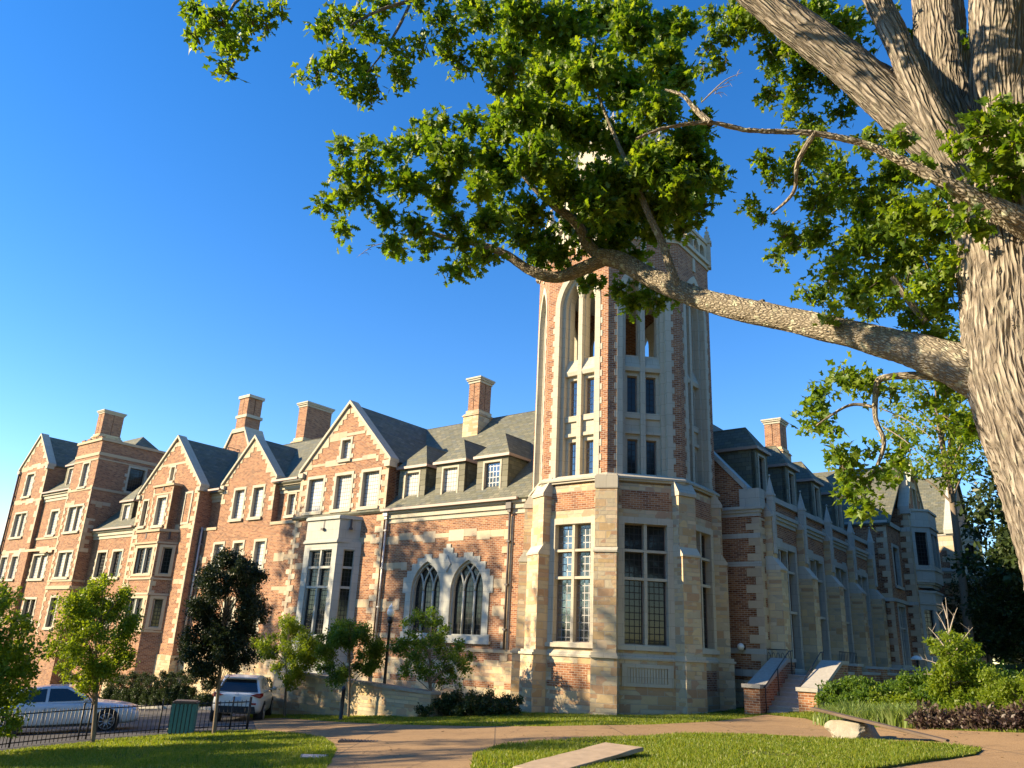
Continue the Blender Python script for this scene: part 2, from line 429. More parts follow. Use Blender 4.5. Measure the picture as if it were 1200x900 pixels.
M['bark_limb'] = make_bark('limb_bark', (.13, .105, .075), (.42, .37, .285), .95, 40., 13., .7)
M['bark_thin'] = make_plain('thin_bark', (.20, .16, .12), .9, .1, 0, .4, 14, .5)
M['bark_dead'] = make_plain('dead_twig', (.38, .33, .28), .9, .1, 0, .3, 14, .3)
M['leaf_oak'] = make_leaf('oak_leaf', [(.055, .115, .012), (.095, .175, .016), (.145, .225, .02), (.19, .26, .026)], .50)
M['leaf_bright'] = make_leaf('bright_leaf', [(.11, .175, .014), (.16, .225, .02), (.21, .27, .026)], .5)
M['leaf_mid'] = make_leaf('mid_leaf', [(.055, .115, .014), (.085, .155, .02), (.12, .19, .025)], .45)
M['leaf_dark'] = make_leaf('dark_leaf', [(.014, .026, .010), (.024, .038, .014), (.035, .05, .018)], .25, (1.4, 1.4, .7))
M['leaf_hedge'] = make_leaf('hedge_leaf', [(.022, .040, .012), (.035, .06, .016), (.05, .075, .02)], .2)
M['leaf_purple'] = make_leaf('purple_leaf', [(.03, .018, .018), (.06, .035, .03), (.14, .11, .07)], .2, (1.2, 1, .9))
M['blade'] = make_leaf('grass_blade', [(.105, .165, .016), (.155, .22, .022), (.21, .265, .030), (.27, .27, .06)], .48, (1.6, 1.5, .6))
M['strap_leaf'] = make_leaf('strap_leaf', [(.15, .23, .06), (.21, .29, .08), (.27, .33, .12)], .45, (1.3, 1.3, .7))

# ================================================================== BUILDING PIECES
def arch_pts(a0, a1, zs, za, n=8):
    """pointed arch outline from right spring over the apex to left spring"""
    w = (a1 - a0) / 2; h = za - zs; r = (w * w + h * h) / (2 * w); mid = (a0 + a1) / 2
    pts = []
    ang = math.asin(min(1, h / r))
    for i in range(n + 1):
        th = ang * i / n; pts.append((a1 - r + r * math.cos(th), zs + r * math.sin(th)))
    for i in range(n - 1, -1, -1):
        th = ang * i / n; pts.append((a0 + r - r * math.cos(th), zs + r * math.sin(th)))
    return pts
def arch_poly(a0, a1, z0, zs, za, n=8): return [(a0, z0), (a1, z0)] + arch_pts(a0, a1, zs, za, n)

def window(pl, a0, a1, b0, b1, par, n=1, trans=(), pane='pane_pale', sur=.16, teeth=True, stone='lime', name='window', deep=.20, ledge=True):
    mb = MB()
    slab(mb, pl, rect(a0 - sur, a1 + sur, b0 - .15, b1 + sur), [rect(a0, a1, b0, b1)], -.32, .035)
    if ledge: pbox(mb, pl, a0 - sur - .05, a1 + sur + .05, b0 - .20, b0 - .04, .036, .12)
    if teeth:
        z = b0; k = 0
        while z < b1 - .25:
            if k % 2 == 0:
                for sgn, e in ((-1, a0 - sur), (1, a1 + sur)):
                    w = random.uniform(.10, .2)
                    pbox(mb, pl, min(e, e + sgn * w) , max(e, e + sgn * w), z, z + .24, -.05, .024)
            z += .27; k += 1
    for i in range(1, n):
        c = a0 + (a1 - a0) * i / n; pbox(mb, pl, c - .055, c + .055, b0 - .01, b1 + .01, -.26, -.03)
    for z in trans: pbox(mb, pl, a0 - .01, a1 + .01, z - .05, z + .05, -.25, -.045)
    # timber casement bars just in front of the glass
    for i in range(n):
        l = a0 + (a1 - a0) * i / n + (.055 if i else 0); r = a0 + (a1 - a0) * (i + 1) / n - (.055 if i < n - 1 else 0)
        slab(mb, pl, rect(l - .005, r + .005, b0 - .005, b1 + .005), [rect(l + .035, r - .035, b0 + .035, b1 - .035)], -deep - .02, -deep + .03, 1)
    w = mb.build(name, [M[stone], M['wood_frame']], par)
    p = MB(); vs = [pl.P(a0, b0, -deep), pl.P(a1, b0, -deep), pl.P(a1, b1, -deep), pl.P(a0, b1, -deep)]
    p.add(vs, [(0, 1, 2, 3)]); p.build('pane', M[pane], w, off=par['_off'])
    return rect(a0 - sur + .04, a1 + sur - .04, b0 - .11, b1 + sur - .04)

def quoins(mb, pl, a, sgn, z0, z1, d=.03, lo=.22, hi=.55, hh=.29):
    z = z0; k = 0
    while z < z1 - .05:
        h = min(hh * random.uniform(.85, 1.15), z1 - z); w = (hi if k % 2 == 0 else lo) * random.uniform(.8, 1.2)
        pbox(mb, pl, min(a, a + sgn * w), max(a, a + sgn * w), z + .004, z + h - .004, -.06, d); z += h; k += 1
def rake_stones(mb, pl, a0, a1, zk, za, d=.03):
    """toothed stone that follows both rakes of a gable"""
    mid = (a0 + a1) / 2; z = zk; k = 0
    while z < za - .25:
        h = .30; z2 = min(z + h, za - .05)
        for sgn in (-1, 1):
            hw0 = (za - z) / (za - zk) * (a1 - a0) / 2; hw1 = (za - z2) / (za - zk) * (a1 - a0) / 2
            w = random.choice([.42, .62, .85, .5]); 
            inn = max(hw0 - w, 0.02)
            q = [(mid + sgn * inn, z + .004), (mid + sgn * hw0, z + .004), (mid + sgn * max(hw1, inn + .01), z2 - .004), (mid + sgn * inn, z2 - .004)]
            slab(mb, pl, q, (), -.05, d)
        z += h; k += 1
def gable_coping(mb, pl, a0, a1, zk, za, dback=-.5, dfr=.14, th=.2, ov=.16):
    mid = (a0 + a1) / 2; sl = (za - zk) / (mid - a0)
    for sgn in (-1, 1):
        e = mid + sgn * (mid - a0 + ov); ze = zk - sl * ov
        q = [(mid, za), (e, ze), (e, ze + th), (mid, za + th)]
        slab(mb, pl, q, (), dback, dfr)
        k0 = e; k1 = e - sgn * .42
        pbox(mb, pl, min(k0, k1), max(k0, k1), ze - .26, ze + .02, -.4, dfr + .03)
def band(mb, pl, a0, a1, z0, z1, d=.04): pbox(mb, pl, a0, a1, z0, z1, -.05, d)
def ragged_band(mb, pl, a0, a1, z0, z1, d=.022):
    """a stone course whose blocks break the brickwork unevenly"""
    a = a0
    while a < a1 - .05:
        w = min(random.uniform(.4, 1.0), a1 - a)
        pbox(mb, pl, a + .004, a + w - .004, z0 - random.choice([0, 0, .10, .18]), z1 + random.choice([0, 0, .12]), -.05, d); a += w
def cornice(mb, pl, a0, a1, z0, z1):
    h = z1 - z0
    pbox(mb, pl, a0, a1, z0, z0 + h * .36, -.1, .05); pbox(mb, pl, a0, a1, z0 + h * .36, z0 + h * .75, -.1, .13); pbox(mb, pl, a0, a1, z0 + h * .75, z1, -.1, .24)
def roof_slope(mb, p, th=.14):
    """p: ordered polygon of the top surface"""
    q = [Vector(a) for a in p]; n = Vector((0, 0, 0))
    for i in range(len(q)): n += q[i].cross(q[(i + 1) % len(q)])
    n.normalize()
    if n.z < 0: n = -n
    mb.extr(q, -n * th)
def downpipe(par, pl, a, z0, z1, mtl, head=True, r=.055):
    mb = MB(); mb.tube([pl.P(a, z0, .12), pl.P(a, z1, .12)], r, 8)
    if head:
        pbox(mb, pl, a - .15, a + .15, z1 - .05, z1 + .30, .02, .28); pbox(mb, pl, a - .09, a + .09, z1 - .2, z1 - .05, .05, .22)
    for z in np.arange(z0 + .8, z1, 1.9): pbox(mb, pl, a - .085, a + .085, z, z + .07, .0, .19)
    return mb.build('downpipe', mtl, par)

def dormer(par, pl, a0, a1, z0, z1, depth, pane='pane_pale', rise=1.35, win=None):
    """slate-hung dormer with a hipped roof; one part, roof, window and pane below it"""
    mb = MB(); mid = (a0 + a1) / 2; ww = win or ((a1 - a0) * .5)
    w0, w1 = mid - ww / 2, mid + ww / 2; zb, zt = z0 + .06, z1 - .32
    # slate-hung cheeks of separate slates on the front, blocks each a little different
    z = z0
    while z < z1 - .02:
        h = min(.27, z1 - z); j = random.uniform(-.02, .02)
        for l, r in ((a0, w0 - .1), (w1 + .1, a1)):
            pbox(mb, pl, l, r, z + .006, z + h - .006, -.2, .012 + abs(j))
        z += h
    pbox(mb, pl, w0 - .1, w1 + .1, zt + .10, z1, -.2, .01); pbox(mb, pl, w0 - .12, w1 + .12, z0 - .1, zb - .02, -.2, .05)
    d = mb.build('dormer', M['slate_wall'], par)
    off = par['_off']; ck = MB()
    for e0, e1 in ((a0, a0 + .12), (a1 - .12, a1)): slab(ck, pl, rect(e0, e1, z0 - .3, z1), (), -depth, -.02)
    ck.build('cheek', M['slate'], d, off=off)
    r = MB(); o = .16; hw = (a1 - a0) / 2 + o; zt2 = z1 + rise
    A_, B_ = pl.P(a0 - o, z1, o), pl.P(a1 + o, z1, o); Cb, Db = pl.P(a1 + o, z1, -depth), pl.P(a0 - o, z1, -depth)
    ap = pl.P(mid, zt2, -hw * .75); apb = pl.P(mid, zt2, -depth - 1.6)
    roof_slope(r, [A_, B_, ap], .09); roof_slope(r, [B_, Cb + (apb - ap) * 0, apb, ap], .09); roof_slope(r, [Db, A_, ap, apb], .09)
    r.build('dormer_roof', M['slate'], d, off=off)
    tr = MB(); pbox(tr, pl, a0 - o, a1 + o, z1 - .10, z1 + .03, o - .08, o + .02)
    for e in (a0 - o, a1 + o - .1): slab(tr, pl, rect(e, e + .1, z1 - .10, z1 + .03), (), -depth * .8, o - .081)
    tr.build('eave_gutter', M['gutter'], d, off=off)
    f = MB(); slab(f, pl, rect(w0 - .1, w1 + .1, zb - .02, zt + .1), [rect(w0, w1, zb + .06, zt)], -.16, .04)
    f.build('window_frame', M['lime'], d, off=off)
    p = MB(); p.add([pl.P(w0, zb, -.12), pl.P(w1, zb, -.12), pl.P(w1, zt, -.12), pl.P(w0, zt, -.12)], [(0, 1, 2, 3)])
    p.build('pane', M[pane], d, off=off)
    return d

def chimney(par, cx, cy, z0, zs, z1, wx, wy, flues=2, lower=None):
    """stone foot, brick stack, stone cap"""
    lo = lower or (z0 + (zs - z0) * 1.0)
    mb = MB(); mb.box(cx - wx / 2 - .14, cx + wx / 2 + .14, cy - wy / 2 - .14, cy + wy / 2 + .14, z0, zs)
    mb.box(cx - wx / 2 - .05, cx + wx / 2 + .05, cy - wy / 2 - .05, cy + wy / 2 + .05, zs, zs + .22)
    for k in range(4): mb.box(cx - wx / 2 - .2 + k * .02, cx + wx / 2 + .2 - k * .02, cy - wy / 2 - .2 + k * .02, cy + wy / 2 + .2 - k * .02, zs - .14 + k * .03, zs - .11 + k * .03)
    ch = mb.build('chimney', M['foot'], par)
    s = MB()
    for i in range(flues):
        for j in range(flues):
            fx = wx / flues; fy = wy / flues
            x = cx - wx / 2 + fx * (i + .5); y = cy - wy / 2 + fy * (j + .5); g = .025
            s.box(x - fx / 2 + g, x + fx / 2 - g, y - fy / 2 + g, y + fy / 2 - g, zs + .22, z1 - .34)
    s.box(cx - wx / 2 + .09, cx + wx / 2 - .09, cy - wy / 2 + .09, cy + wy / 2 - .09, zs + .22, z1 - .36)
    s.build('chimney_stack', M['brick'], ch, off=par['_off'])
    c = MB()
    for k, (e, h0, h1) in enumerate(((.02, .34, .20), (.09, .20, .10), (.14, .10, 0))):
        c.box(cx - wx / 2 - e, cx + wx / 2 + e, cy - wy / 2 - e, cy + wy / 2 + e, z1 - h0, z1 - h1)
    c.build('chimney_cap', M['lime'], ch, off=par['_off'])
    return ch

# ================================================================== BELL TOWER
AP = 3.643
def octa(mb, a, z0, z1, mi=0, a2=None):
    a2 = a2 or a; vs = []
    for z, q in ((z0, a), (z1, a2)):
        rr = q / math.cos(math.pi / 8)
        for k in range(8):
            th = math.pi / 8 + k * math.pi / 4; vs.append((rr * math.sin(th), -rr * math.cos(th), z))
    mb.add(vs, [tuple(reversed(range(8))), tuple(range(8, 16))] + [(k, (k + 1) % 8, 8 + (k + 1) % 8, 8 + k) for k in range(8)], mi)
def face_pl(k, a=AP):
    ang = k * math.pi / 4; n = Vector((math.sin(ang), -math.cos(ang), 0)); return Pl(n.x * a, n.y * a, ang)
tower = bthing('bell_tower', 'tall eight-sided stone and brick tower with buttressed corners at the meeting of two wings', 'tower', (0, 0, -.6))
def build_tower():
    par = tower; hs_ = 1.509
    base = MB(); octa(base, AP + .08, -1.6, 1.48); octa(base, AP, 1.7, 1.95)
    body = MB(); bands = MB(); octa(bands, AP + .13, 1.48, 1.56); octa(bands, AP + .10, 1.56, 1.70, 0, AP + .02)
    octa(bands, AP + .10, 7.98, 8.06); octa(bands, AP + .16, 8.06, 8.14); octa(bands, AP + .16, 8.14, 8.30, 0, AP - .05)
    panels = MB()
    for k in range(8):
        pl = face_pl(k)
        holes = []
        if k in (7, 0, 1, 2):
            holes = [window(pl, -.83, .83, 2.0, 6.37, par, 2, (5.36, 4.33), 'pane_sky' if k in (0, 7) else 'pane_dark', sur=.24, teeth=False, name='tall_window', deep=.26)]
        slab(body, pl, rect(-hs_, hs_, 1.9, 7.98), holes, -.6, 0)
        # brick panel set flush in the stone over each window, toothed at its ends
        z = 6.92
        while z < 7.62:
            e = .93 + random.choice([0, .11]); pbox(panels, pl, -e, e, z, z + .24, -.05, .012); z += .24
        if k == 0:
            plb = face_pl(k, AP + .08); z = .42
            while z < 1.24:
                e = random.choice([.78, .86, .98]); pbox(panels, plb, -e, e, z, z + .21, -.05, .012); z += .21
        if k == 2:
            plb = face_pl(k, AP + .08); pbox(panels, plb, -.8, .8, .5, 1.2, -.05, .012)
    body.build('lower_stage', M['ashlar'], par); base.build('plinth', M['ashlar'], par)
    bands.build('string_course', M['lime'], par); split_build(panels, 'brick_panel', M['brick'], par)
    # louvred stone panel low on the shaded face, scrolls at its ends
    pl = face_pl(1, AP + .08); v = MB()
    slab(v, pl, rect(-.95, .95, .58, 1.34), [rect(-.74, .74, .70, 1.22)], -.05, .06)
    for i in range(14):
        a = -.72 + i * .104; pbox(v, pl, a, a + .075, .705, 1.215, -.04, .03)
    for sgn in (-1, 1):
        for q in range(3):
            cz = .66 + q * .27; pts = []
            for j in range(11):
                th = j * .6; rr = .105 * (1 - j / 14); pts.append(pl.P(sgn * (1.13 + (1 if q % 2 else -1) * .02) + rr * math.cos(th) * sgn, cz + rr * math.sin(th), .04))
            v.tube(pts, .022, 5)
    v.build('vent_panel', M['lime'], par)
    # buttresses on the eight corners
    for k in range(8):
        th = (k + .5) * math.pi / 4
        if k in (3, 4): continue
        pl = Pl(0, 0, th); b = MB(); c = MB(); w = .42; flat = (k == 0)
        pbox(b, pl, -w - .05, w + .05, -1.6, 1.5, 3.3, 4.42); pbox(b, pl, -w, w, 1.68, 5.2, 3.3, 4.3); pbox(b, pl, -w + .004, w - .004, 5.42, 7.62 if flat else 7.5, 3.3, 4.14)
        pbox(c, pl, -w - .09, w + .09, 1.5, 1.58, 3.3, 4.5); pbox(c, pl, -w - .05, w + .05, 1.58, 1.68, 3.3, 4.42)
        q = [pl.P(-w - .03, 5.2, 4.34), pl.P(-w - .03, 5.27, 4.34), pl.P(-w - .03, 5.62 if not flat else 5.42, 4.1), pl.P(-w - .03, 5.62 if not flat else 5.42, 3.3), pl.P(-w - .03, 5.2, 3.3)]
        c.extr(q, pl.t * (2 * w + .06))
        if flat:
            pbox(c, pl, -w - .02, w + .02, 7.62, 8.10, 3.3, 4.17); pbox(c, pl, -w + .02, w - .02, 8.10, 8.18, 3.3, 4.10)
        else:
            q = [pl.P(-w - .03, 7.5, 4.2), pl.P(-w - .03, 7.62, 4.2), pl.P(-w - .03, 8.45, 3.7), pl.P(-w - .03, 8.45, 3.3), pl.P(-w - .03, 7.5, 3.3)]
            c.extr(q, pl.t * (2 * w + .06))
        bo = b.build('buttress', M['ashlar'], par); c.build('buttress_cap', M['lime'], bo, off=par['_off'])
    # tall upper shaft: brick corners, deep stone frames on each face
    sh = MB(); st = MB(); co = MB(); octa(co, 2.95, 7.9, 13.1)
    octa(co, 3.0, 17.75, 18.5)
    Z0, ZS, ZA = 8.2, 15.7, 17.55
    for k in range(8):
        pl = face_pl(k)
        slab(sh, pl, rect(-hs_, hs_, 7.9, 18.6), [arch_poly(-1.1, 1.1, Z0, ZS, ZA)], -.42, 0)
        slab(st, pl, arch_poly(-1.14, 1.14, Z0 - .05, ZS, ZA + .05), [arch_poly(-.90, .90, Z0, ZS, ZA - .28)], -.30, .03)
        slab(st, pl, arch_poly(-.97, .97, Z0 - .03, ZS, ZA - .2), [arch_poly(-.74, .74, Z0, ZS, ZA - .46)], -.46, -.20)
        z = Z0; j = 0
        while z < 15.6:            # long and short stones along the frame
            if j % 2 == 0:
                for sgn in (-1, 1): pbox(st, pl, min(sgn * 1.12, sgn * 1.24), max(sgn * 1.12, sgn * 1.24), z, z + .26, -.05, .018)
            z += .29; j += 1
        holes = [rect(-.60, -.18, 8.28, 9.78), rect(.18, .60, 8.28, 9.78), rect(-.60, -.18, 10.9, 12.45), rect(.18, .60, 10.9, 12.45),
                 arch_poly(-.66, -.13, 13.35, 15.95, 16.75, 5), arch_poly(.13, .66, 13.35, 15.95, 16.75, 5)]
        slab(st, pl, arch_poly(-.80, .80, Z0 - .02, ZS, ZA - .38), holes, -.78, -.42)
        pbox(st, pl, -.10, .10, Z0, 16.1, -.50, -.22)
        for sgn in (-1, 1):        # the mullion forks into the arch head
            pts = [pl.P(sgn * t, z, -.30) for t, z in ((0, 16.0), (.07, 16.35), (.19, 16.7), (.36, 17.0))]
            st.tube(pts, .085, 6, smooth=False)
            a0, a1 = (.10, .76) if sgn > 0 else (-.76, -.10)
            pbox(st, pl, a0, a1, 9.98, 10.12, -.45, -.30); pbox(st, pl, a0, a1, 10.12, 10.62, -.45, -.38); pbox(st, pl, a0, a1, 10.62, 10.86, -.45, -.30)
            st.extr([pl.P(a0, 12.62, -.44), pl.P(a0, 12.62, -.26), pl.P(a0, 12.78, -.22), pl.P(a0, 13.33, -.44)], pl.t * (a1 - a0))
            for zz0, zz1 in ((8.28, 9.78), (10.9, 12.45)):
                a, b = (.18, .60) if sgn > 0 else (-.60, -.18)
                f = MB(); slab(f, pl, rect(a - .01, b + .01, zz0 - .01, zz1 + .01), [rect(a + .04, b - .04, zz0 + .04, zz1 - .04)], -.60, -.55)
                if k in (7, 0, 1, 2):
                    fo = f.build('lancet_window', M['wood_frame'], par)
                    p = MB(); p.add([pl.P(a, zz0, -.585), pl.P(b, zz0, -.585), pl.P(b, zz1, -.585), pl.P(a, zz1, -.585)], [(0, 1, 2, 3)])
                    p.build('pane', M['pane_sky' if k in (0, 7) else 'pane_dark'], fo, off=par['_off'])
        for cz in (17.9,): pbox(st, pl, -.12, .12, cz - .1, cz + .55, -.05, .05)
    sh.build('brick_shaft', M['brick'], par); st.build('stone_tracery', M['lime'], par); co.build('tower_core', M['lime_gray'], par)
    # parapet, corner pinnacles and the stone lantern above
    pp = MB(); octa(pp, AP + .06, 18.5, 18.7); octa(pp, AP + .16, 18.7, 18.88)
    for k in range(8):
        pl = face_pl(k, AP + .05); hh = []
        for i in range(4): a = -1.15 + i * .6; hh.append(arch_poly(a, a + .5, 19.0, 19.28, 19.55, 4))
        slab(pp, pl, rect(-1.53, 1.53, 18.86, 19.75), hh, -.22, 0); pbox(pp, pl, -1.56, 1.56, 19.75, 19.9, -.3, .07)
        pbox(pp, pl, -.18, .18, 19.9, 20.3, -.24, .02)
    pp.build('parapet', M['lime'], par)
    def pinnacle(pl, r0, w, z0, z1, z2):
        b = MB(); pbox(b, pl, -w, w, z0, z1, r0 - w, r0 + w); pbox(b, pl, -w - .05, w + .05, z1 - .12, z1, r0 - w - .05, r0 + w + .05)
        o = [pl.P(sx * w, z1, r0 + sy * w) for sx, sy in ((-1, -1), (1, -1), (1, 1), (-1, 1))] + [pl.P(0, z2, r0)]
        b.add(o, [(0, 1, 4), (1, 2, 4), (2, 3, 4), (3, 0, 4)]); b.ball(pl.P(0, z2, r0), .07, 6)
        for q in range(3):
            zz = z1 + (z2 - z1) * (q + .6) / 4; ww = w * (1 - (q + .6) / 4)
            for sx, sy in ((-1, -1), (1, -1), (1, 1), (-1, 1)): b.ball(pl.P(sx * ww, zz, r0 + sy * ww), .05, 5)
        b.build('pinnacle', M['lime'], par)
    for k in range(8):
        pinnacle(Pl(0, 0, (k + .5) * math.pi / 4), 3.98, .15, 18.6, 19.95, 20.75)
        pinnacle(Pl(0, 0, (k + .5) * math.pi / 4), 2.92, .17, 18.8, 24.3, 25.9)
    la = MB(); A2 = 2.7; octa(la, 1.9, 18.5, 24.0)
    for k in range(8):
        pl = face_pl(k, A2); hw = A2 * math.tan(math.pi / 8)
        slab(la, pl, rect(-hw, hw, 18.6, 24.2), [arch_poly(-.62, -.07, 19.6, 22.4, 23.3, 5), arch_poly(.07, .62, 19.6, 22.4, 23.3, 5)], -.4, 0)
        pbox(la, pl, -hw, hw, 24.2, 24.4, -.5, .12); slab(la, pl, rect(-hw, hw, 24.4, 25.0), [rect(-.7, -.1, 24.5, 24.85), rect(.1, .7, 24.5, 24.85)], -.2, .02)
    la.build('lantern', M['lime'], par)
build_tower()

# ================================================================== LEFT RANGE
left = bthing('gabled_residence_wing', 'long sunlit brick college range of many gables, dormers and oriels running left from the tower', 'building', (-30, 2, -1.5))
def gable_wall(pl, a0, a1, zb, zk, za): return [(a0, zb), (a1, zb), (a1, zk), ((a0 + a1) / 2, za), (a0, zk)]
def gable_roof(mb, pl, a0, a1, zk, za, back, front=-.35):
    mid = (a0 + a1) / 2; ov = .12; sl = (za - zk) / (mid - a0)
    for sgn in (-1, 1):
        e = mid + sgn * (mid - a0 + ov); ze = zk - sl * ov
        roof_slope(mb, [pl.P(mid, za + .02, front), pl.P(e, ze + .02, front), pl.P(e, ze + .02, -back), pl.P(mid, za + .02, -back)])
def build_left():
    par = left; G = -2.6
    W_ = MB(); Q = MB(); Bn = MB(); C = MB(); Rf = MB(); Cp = MB(); Lo = MB()
    # --- section with the two traceried windows
    pl = Pl(0, -1.0, 0)
    slab(W_, pl, rect(-13.45, -2.5, 1.0, 7.55), [arch_poly(-11.26, -9.09, 2.0, 4.1, 5.62), arch_poly(-8.68, -6.44, 2.0, 4.1, 5.62)], -.5, 0)
    slab(Lo, pl, rect(-13.45, -2.5, G, .55), (), -.5, .06); ragged_band(Lo, pl, -13.4, -4, .55, 1.02, .03)
    for i in range(16):
        a = -13.2 + i * .58
        if i % 4 != 1: pbox(W_, pl, a, a + .575, .02 + .0, .27, -.02, .068)
    band(Bn, pl, -13.4, -4, 1.45, 1.6, .05)
    cornice(C, pl, -13.45, -4.2, 7.50, 8.12)
    ragged_band(Bn, pl, -13.3, -5.2, 6.60, 6.82); ragged_band(Bn, pl, -13.3, -11.6, 5.3, 5.5); ragged_band(Bn, pl, -6.0, -5.2, 4.4, 4.62); ragged_band(Bn, pl, -13.3, -11.9, 3.3, 3.6)
    ragged_band(Bn, pl, -6.0, -5.3, 3.1, 3.3); ragged_band(Bn, pl, -13.3, -12.0, 1.9, 2.1)
    quoins(Q, pl, -5.0, -1, 1.1, 7.4, .03, .2, .5)
    # twin pointed windows in one stone surround
    wd = [(-11.14, -9.21), (-8.56, -6.56)]
    out = [(-11.62, 1.9), (-6.08, 1.9), (-6.08, 2.2), (-6.2, 2.2), (-6.2, 4.0), (-6.0, 4.0), (-6.0, 4.75), (-6.22, 4.75), (-6.22, 5.05), (-6.5, 5.05), (-6.5, 5.4), (-6.85, 5.4), (-6.85, 5.66), (-7.3, 5.66), (-7.3, 5.84), (-7.85, 5.84), (-7.85, 5.62),
           (-8.3, 5.62), (-8.3, 5.85), (-8.55, 5.85), (-8.55, 6.1), (-8.72, 6.1), (-8.72, 6.28), (-9.0, 6.28), (-9.0, 6.1), (-9.17, 6.1), (-9.17, 5.85), (-9.45, 5.85), (-9.45, 5.62), (-9.9, 5.62), (-9.9, 5.84), (-10.4, 5.84), (-10.4, 5.66), (-10.85, 5.66), (-10.85, 5.4), (-11.2, 5.4), (-11.2, 5.05), (-11.5, 5.05), (-11.5, 4.75), (-11.72, 4.75), (-11.72, 4.0), (-11.5, 4.0), (-11.5, 2.2), (-11.62, 2.2)]
    sur = MB(); slab(sur, pl, out, [arch_poly(a, b, 2.12, 4.1, 5.5, 10) for a, b in wd], -.35, .045)
    pbox(sur, pl, -11.7, -6.0, 1.78, 1.92, -.2, .14)
    sur.extr([pl.P(-8.87, 4.95, .05), pl.P(-8.62, 5.35, .05), pl.P(-8.87, 5.75, .05), pl.P(-9.12, 5.35, .05)], pl.n * .05)
    sur.build('window_surround', M['lime_gray'], par)
    for a, b in wd:
        f = MB(); slab(f, pl, arch_poly(a - .02, b + .02, 2.1, 4.1, 5.52, 10), [arch_poly(a + .08, b - .08, 2.18, 4.1, 5.38, 10)], -.30, -.09)
        w = (b - a) / 2; h = 1.4; r = (w * w + h * h) / (2 * w)
        ths = np.linspace(0, math.asin(min(1, h / r)), 14); third = (b - a) / 3
        for i in (1, 2):
            mx = a + third * i; f.tube([pl.P(mx, 2.15, -.18), pl.P(mx, 4.1, -.18)], .06, 6)
            for sgn in (-1, 1):
                pts = []
                for th in ths:
                    t = mx - sgn * r + sgn * r * math.cos(th); z = 4.1 + r * math.sin(th)
                    # stop at the arch
                    if sgn > 0: lim = (t - (b - r)) ** 2 + (z - 4.1) ** 2 <= (r) ** 2 and (t - (a + r)) ** 2 + (z - 4.1) ** 2 <= r * r + .05
                    else: lim = (t - (a + r)) ** 2 + (z - 4.1) ** 2 <= r ** 2 and (t - (b - r)) ** 2 + (z - 4.1) ** 2 <= r * r + .05
                    if lim: pts.append(pl.P(t, z, -.18))
                if len(pts) > 2: f.tube(pts, .05, 6)
        fo = f.build('traceried_window', M['lime_gray'], par)
        p = MB(); q = arch_poly(a, b, 2.1, 4.1, 5.5, 10); p.add([pl.P(x, z, -.24) for x, z in q], [tuple(range(len(q)))]); p.build('pane', M['pane_dark'], fo, off=par['_off'])
    for c in (-12.16, -9.48, -6.76): dormer(par, Pl(0, -.6, 0), c - .96, c + .96, 8.62, 10.48, 2.6, 'pane_sky' if c > -7 else 'pane_pale')
    # --- main roof, near part
    e0 = (8.15, -1.32); K = 1.0
    def slope(x0, x1, ze, ye, zr, back=12.):
        yr = ye + (zr - ze) / K
        roof_slope(Rf, [(x0, ye, ze), (x1, ye, ze), (x1, yr, zr), (x0, yr, zr)])
        roof_slope(Rf, [(x0, yr, zr), (x1, yr, zr), (x1, yr + (zr - 6) / K, 6), (x0, yr + (zr - 6) / K, 6)])
        Rf.extr([(x0 + .1, ye + .3, ze), (x0 + .1, yr, zr - .05), (x0 + .1, yr + 5, ze)], (.15, 0, 0), 0)
    slope(-21.0, -1.0, 8.15, -1.32, 14.55)
    g = MB(); g.box(-13.5, -4.6, -1.42, -1.26, 8.08, 8.2); g.box(-31.2, -28.9, -1.4, -1.24, 10.5, 10.62); g.box(-23.4, -20.9, -1.4, -1.24, 10.5, 10.62); g.box(-44.8, -38.5, -1.82, -1.66, 8.55, 8.67); g.box(-53.8, -48.6, -2.3, -2.14, 12.0, 12.12)
    split_build(g, 'gutter', M['gutter'], par)
    downpipe(par, pl, -5.15, 1.6, 7.75, M['pipe_dark']); downpipe(par, pl, -13.25, .6, 7.9, M['pipe'])
    chimney(par, -12.2, 4.4, 12.9, 14.55, 16.8, .88, 1.1)
    # --- great gable with the stone oriel
    pl = Pl(0, -1.15, 0); a0, a1 = -20.75, -13.4
    hs_ = [window(pl, c - .64, c + .64, 8.5, 10.38, par, 1, (), 'pane_pale') for c in (-19.35, -16.95, -14.75)]
    hs_.append(window(pl, -17.45, -16.72, 11.32, 12.42, par, 1, (), 'pane_pale', sur=.14))
    hs_.append(rect(-18.6, -15.5, 1.0, 7.3))
    slab(W_, pl, gable_wall(pl, a0, a1, .6, 10.93, 14.55), hs_, -.5, 0); slab(Lo, pl, rect(a0, a1, G, .62), (), -.5, .05)
    W_.box(-13.6, -13.4, -1.1, 3, 8, 10.9); W_.box(-20.75, -20.55, -1.1, 3, 8, 10.9)
    rake_stones(Q, pl, a0 + .05, a1 - .05, 10.95, 14.5); gable_coping(Cp, pl, a0, a1, 10.93, 14.55)
    quoins(Q, pl, a0, 1, .6, 10.9); quoins(Q, pl, a1, -1, .6, 10.9)
    band(Bn, pl, a0 + .1, a1 - .1, 8.20, 8.38, .05); ragged_band(Bn, pl, a0 + .9, a1 - .9, 11.08, 11.22); ragged_band(Bn, pl, -18.6, -15.6, 12.62, 12.80)
    ragged_band(Bn, pl, -15.2, -13.9, 6.6, 6.85); ragged_band(Bn, pl, -20.3, -19.3, 5.4, 5.65); ragged_band(Bn, pl, -15, -13.9, 3.4, 3.7); ragged_band(Bn, pl, -20.4, -19.5, 3.0, 3.3)
    gable_roof(Rf, pl, a0, a1, 10.95, 14.55, 7.5)
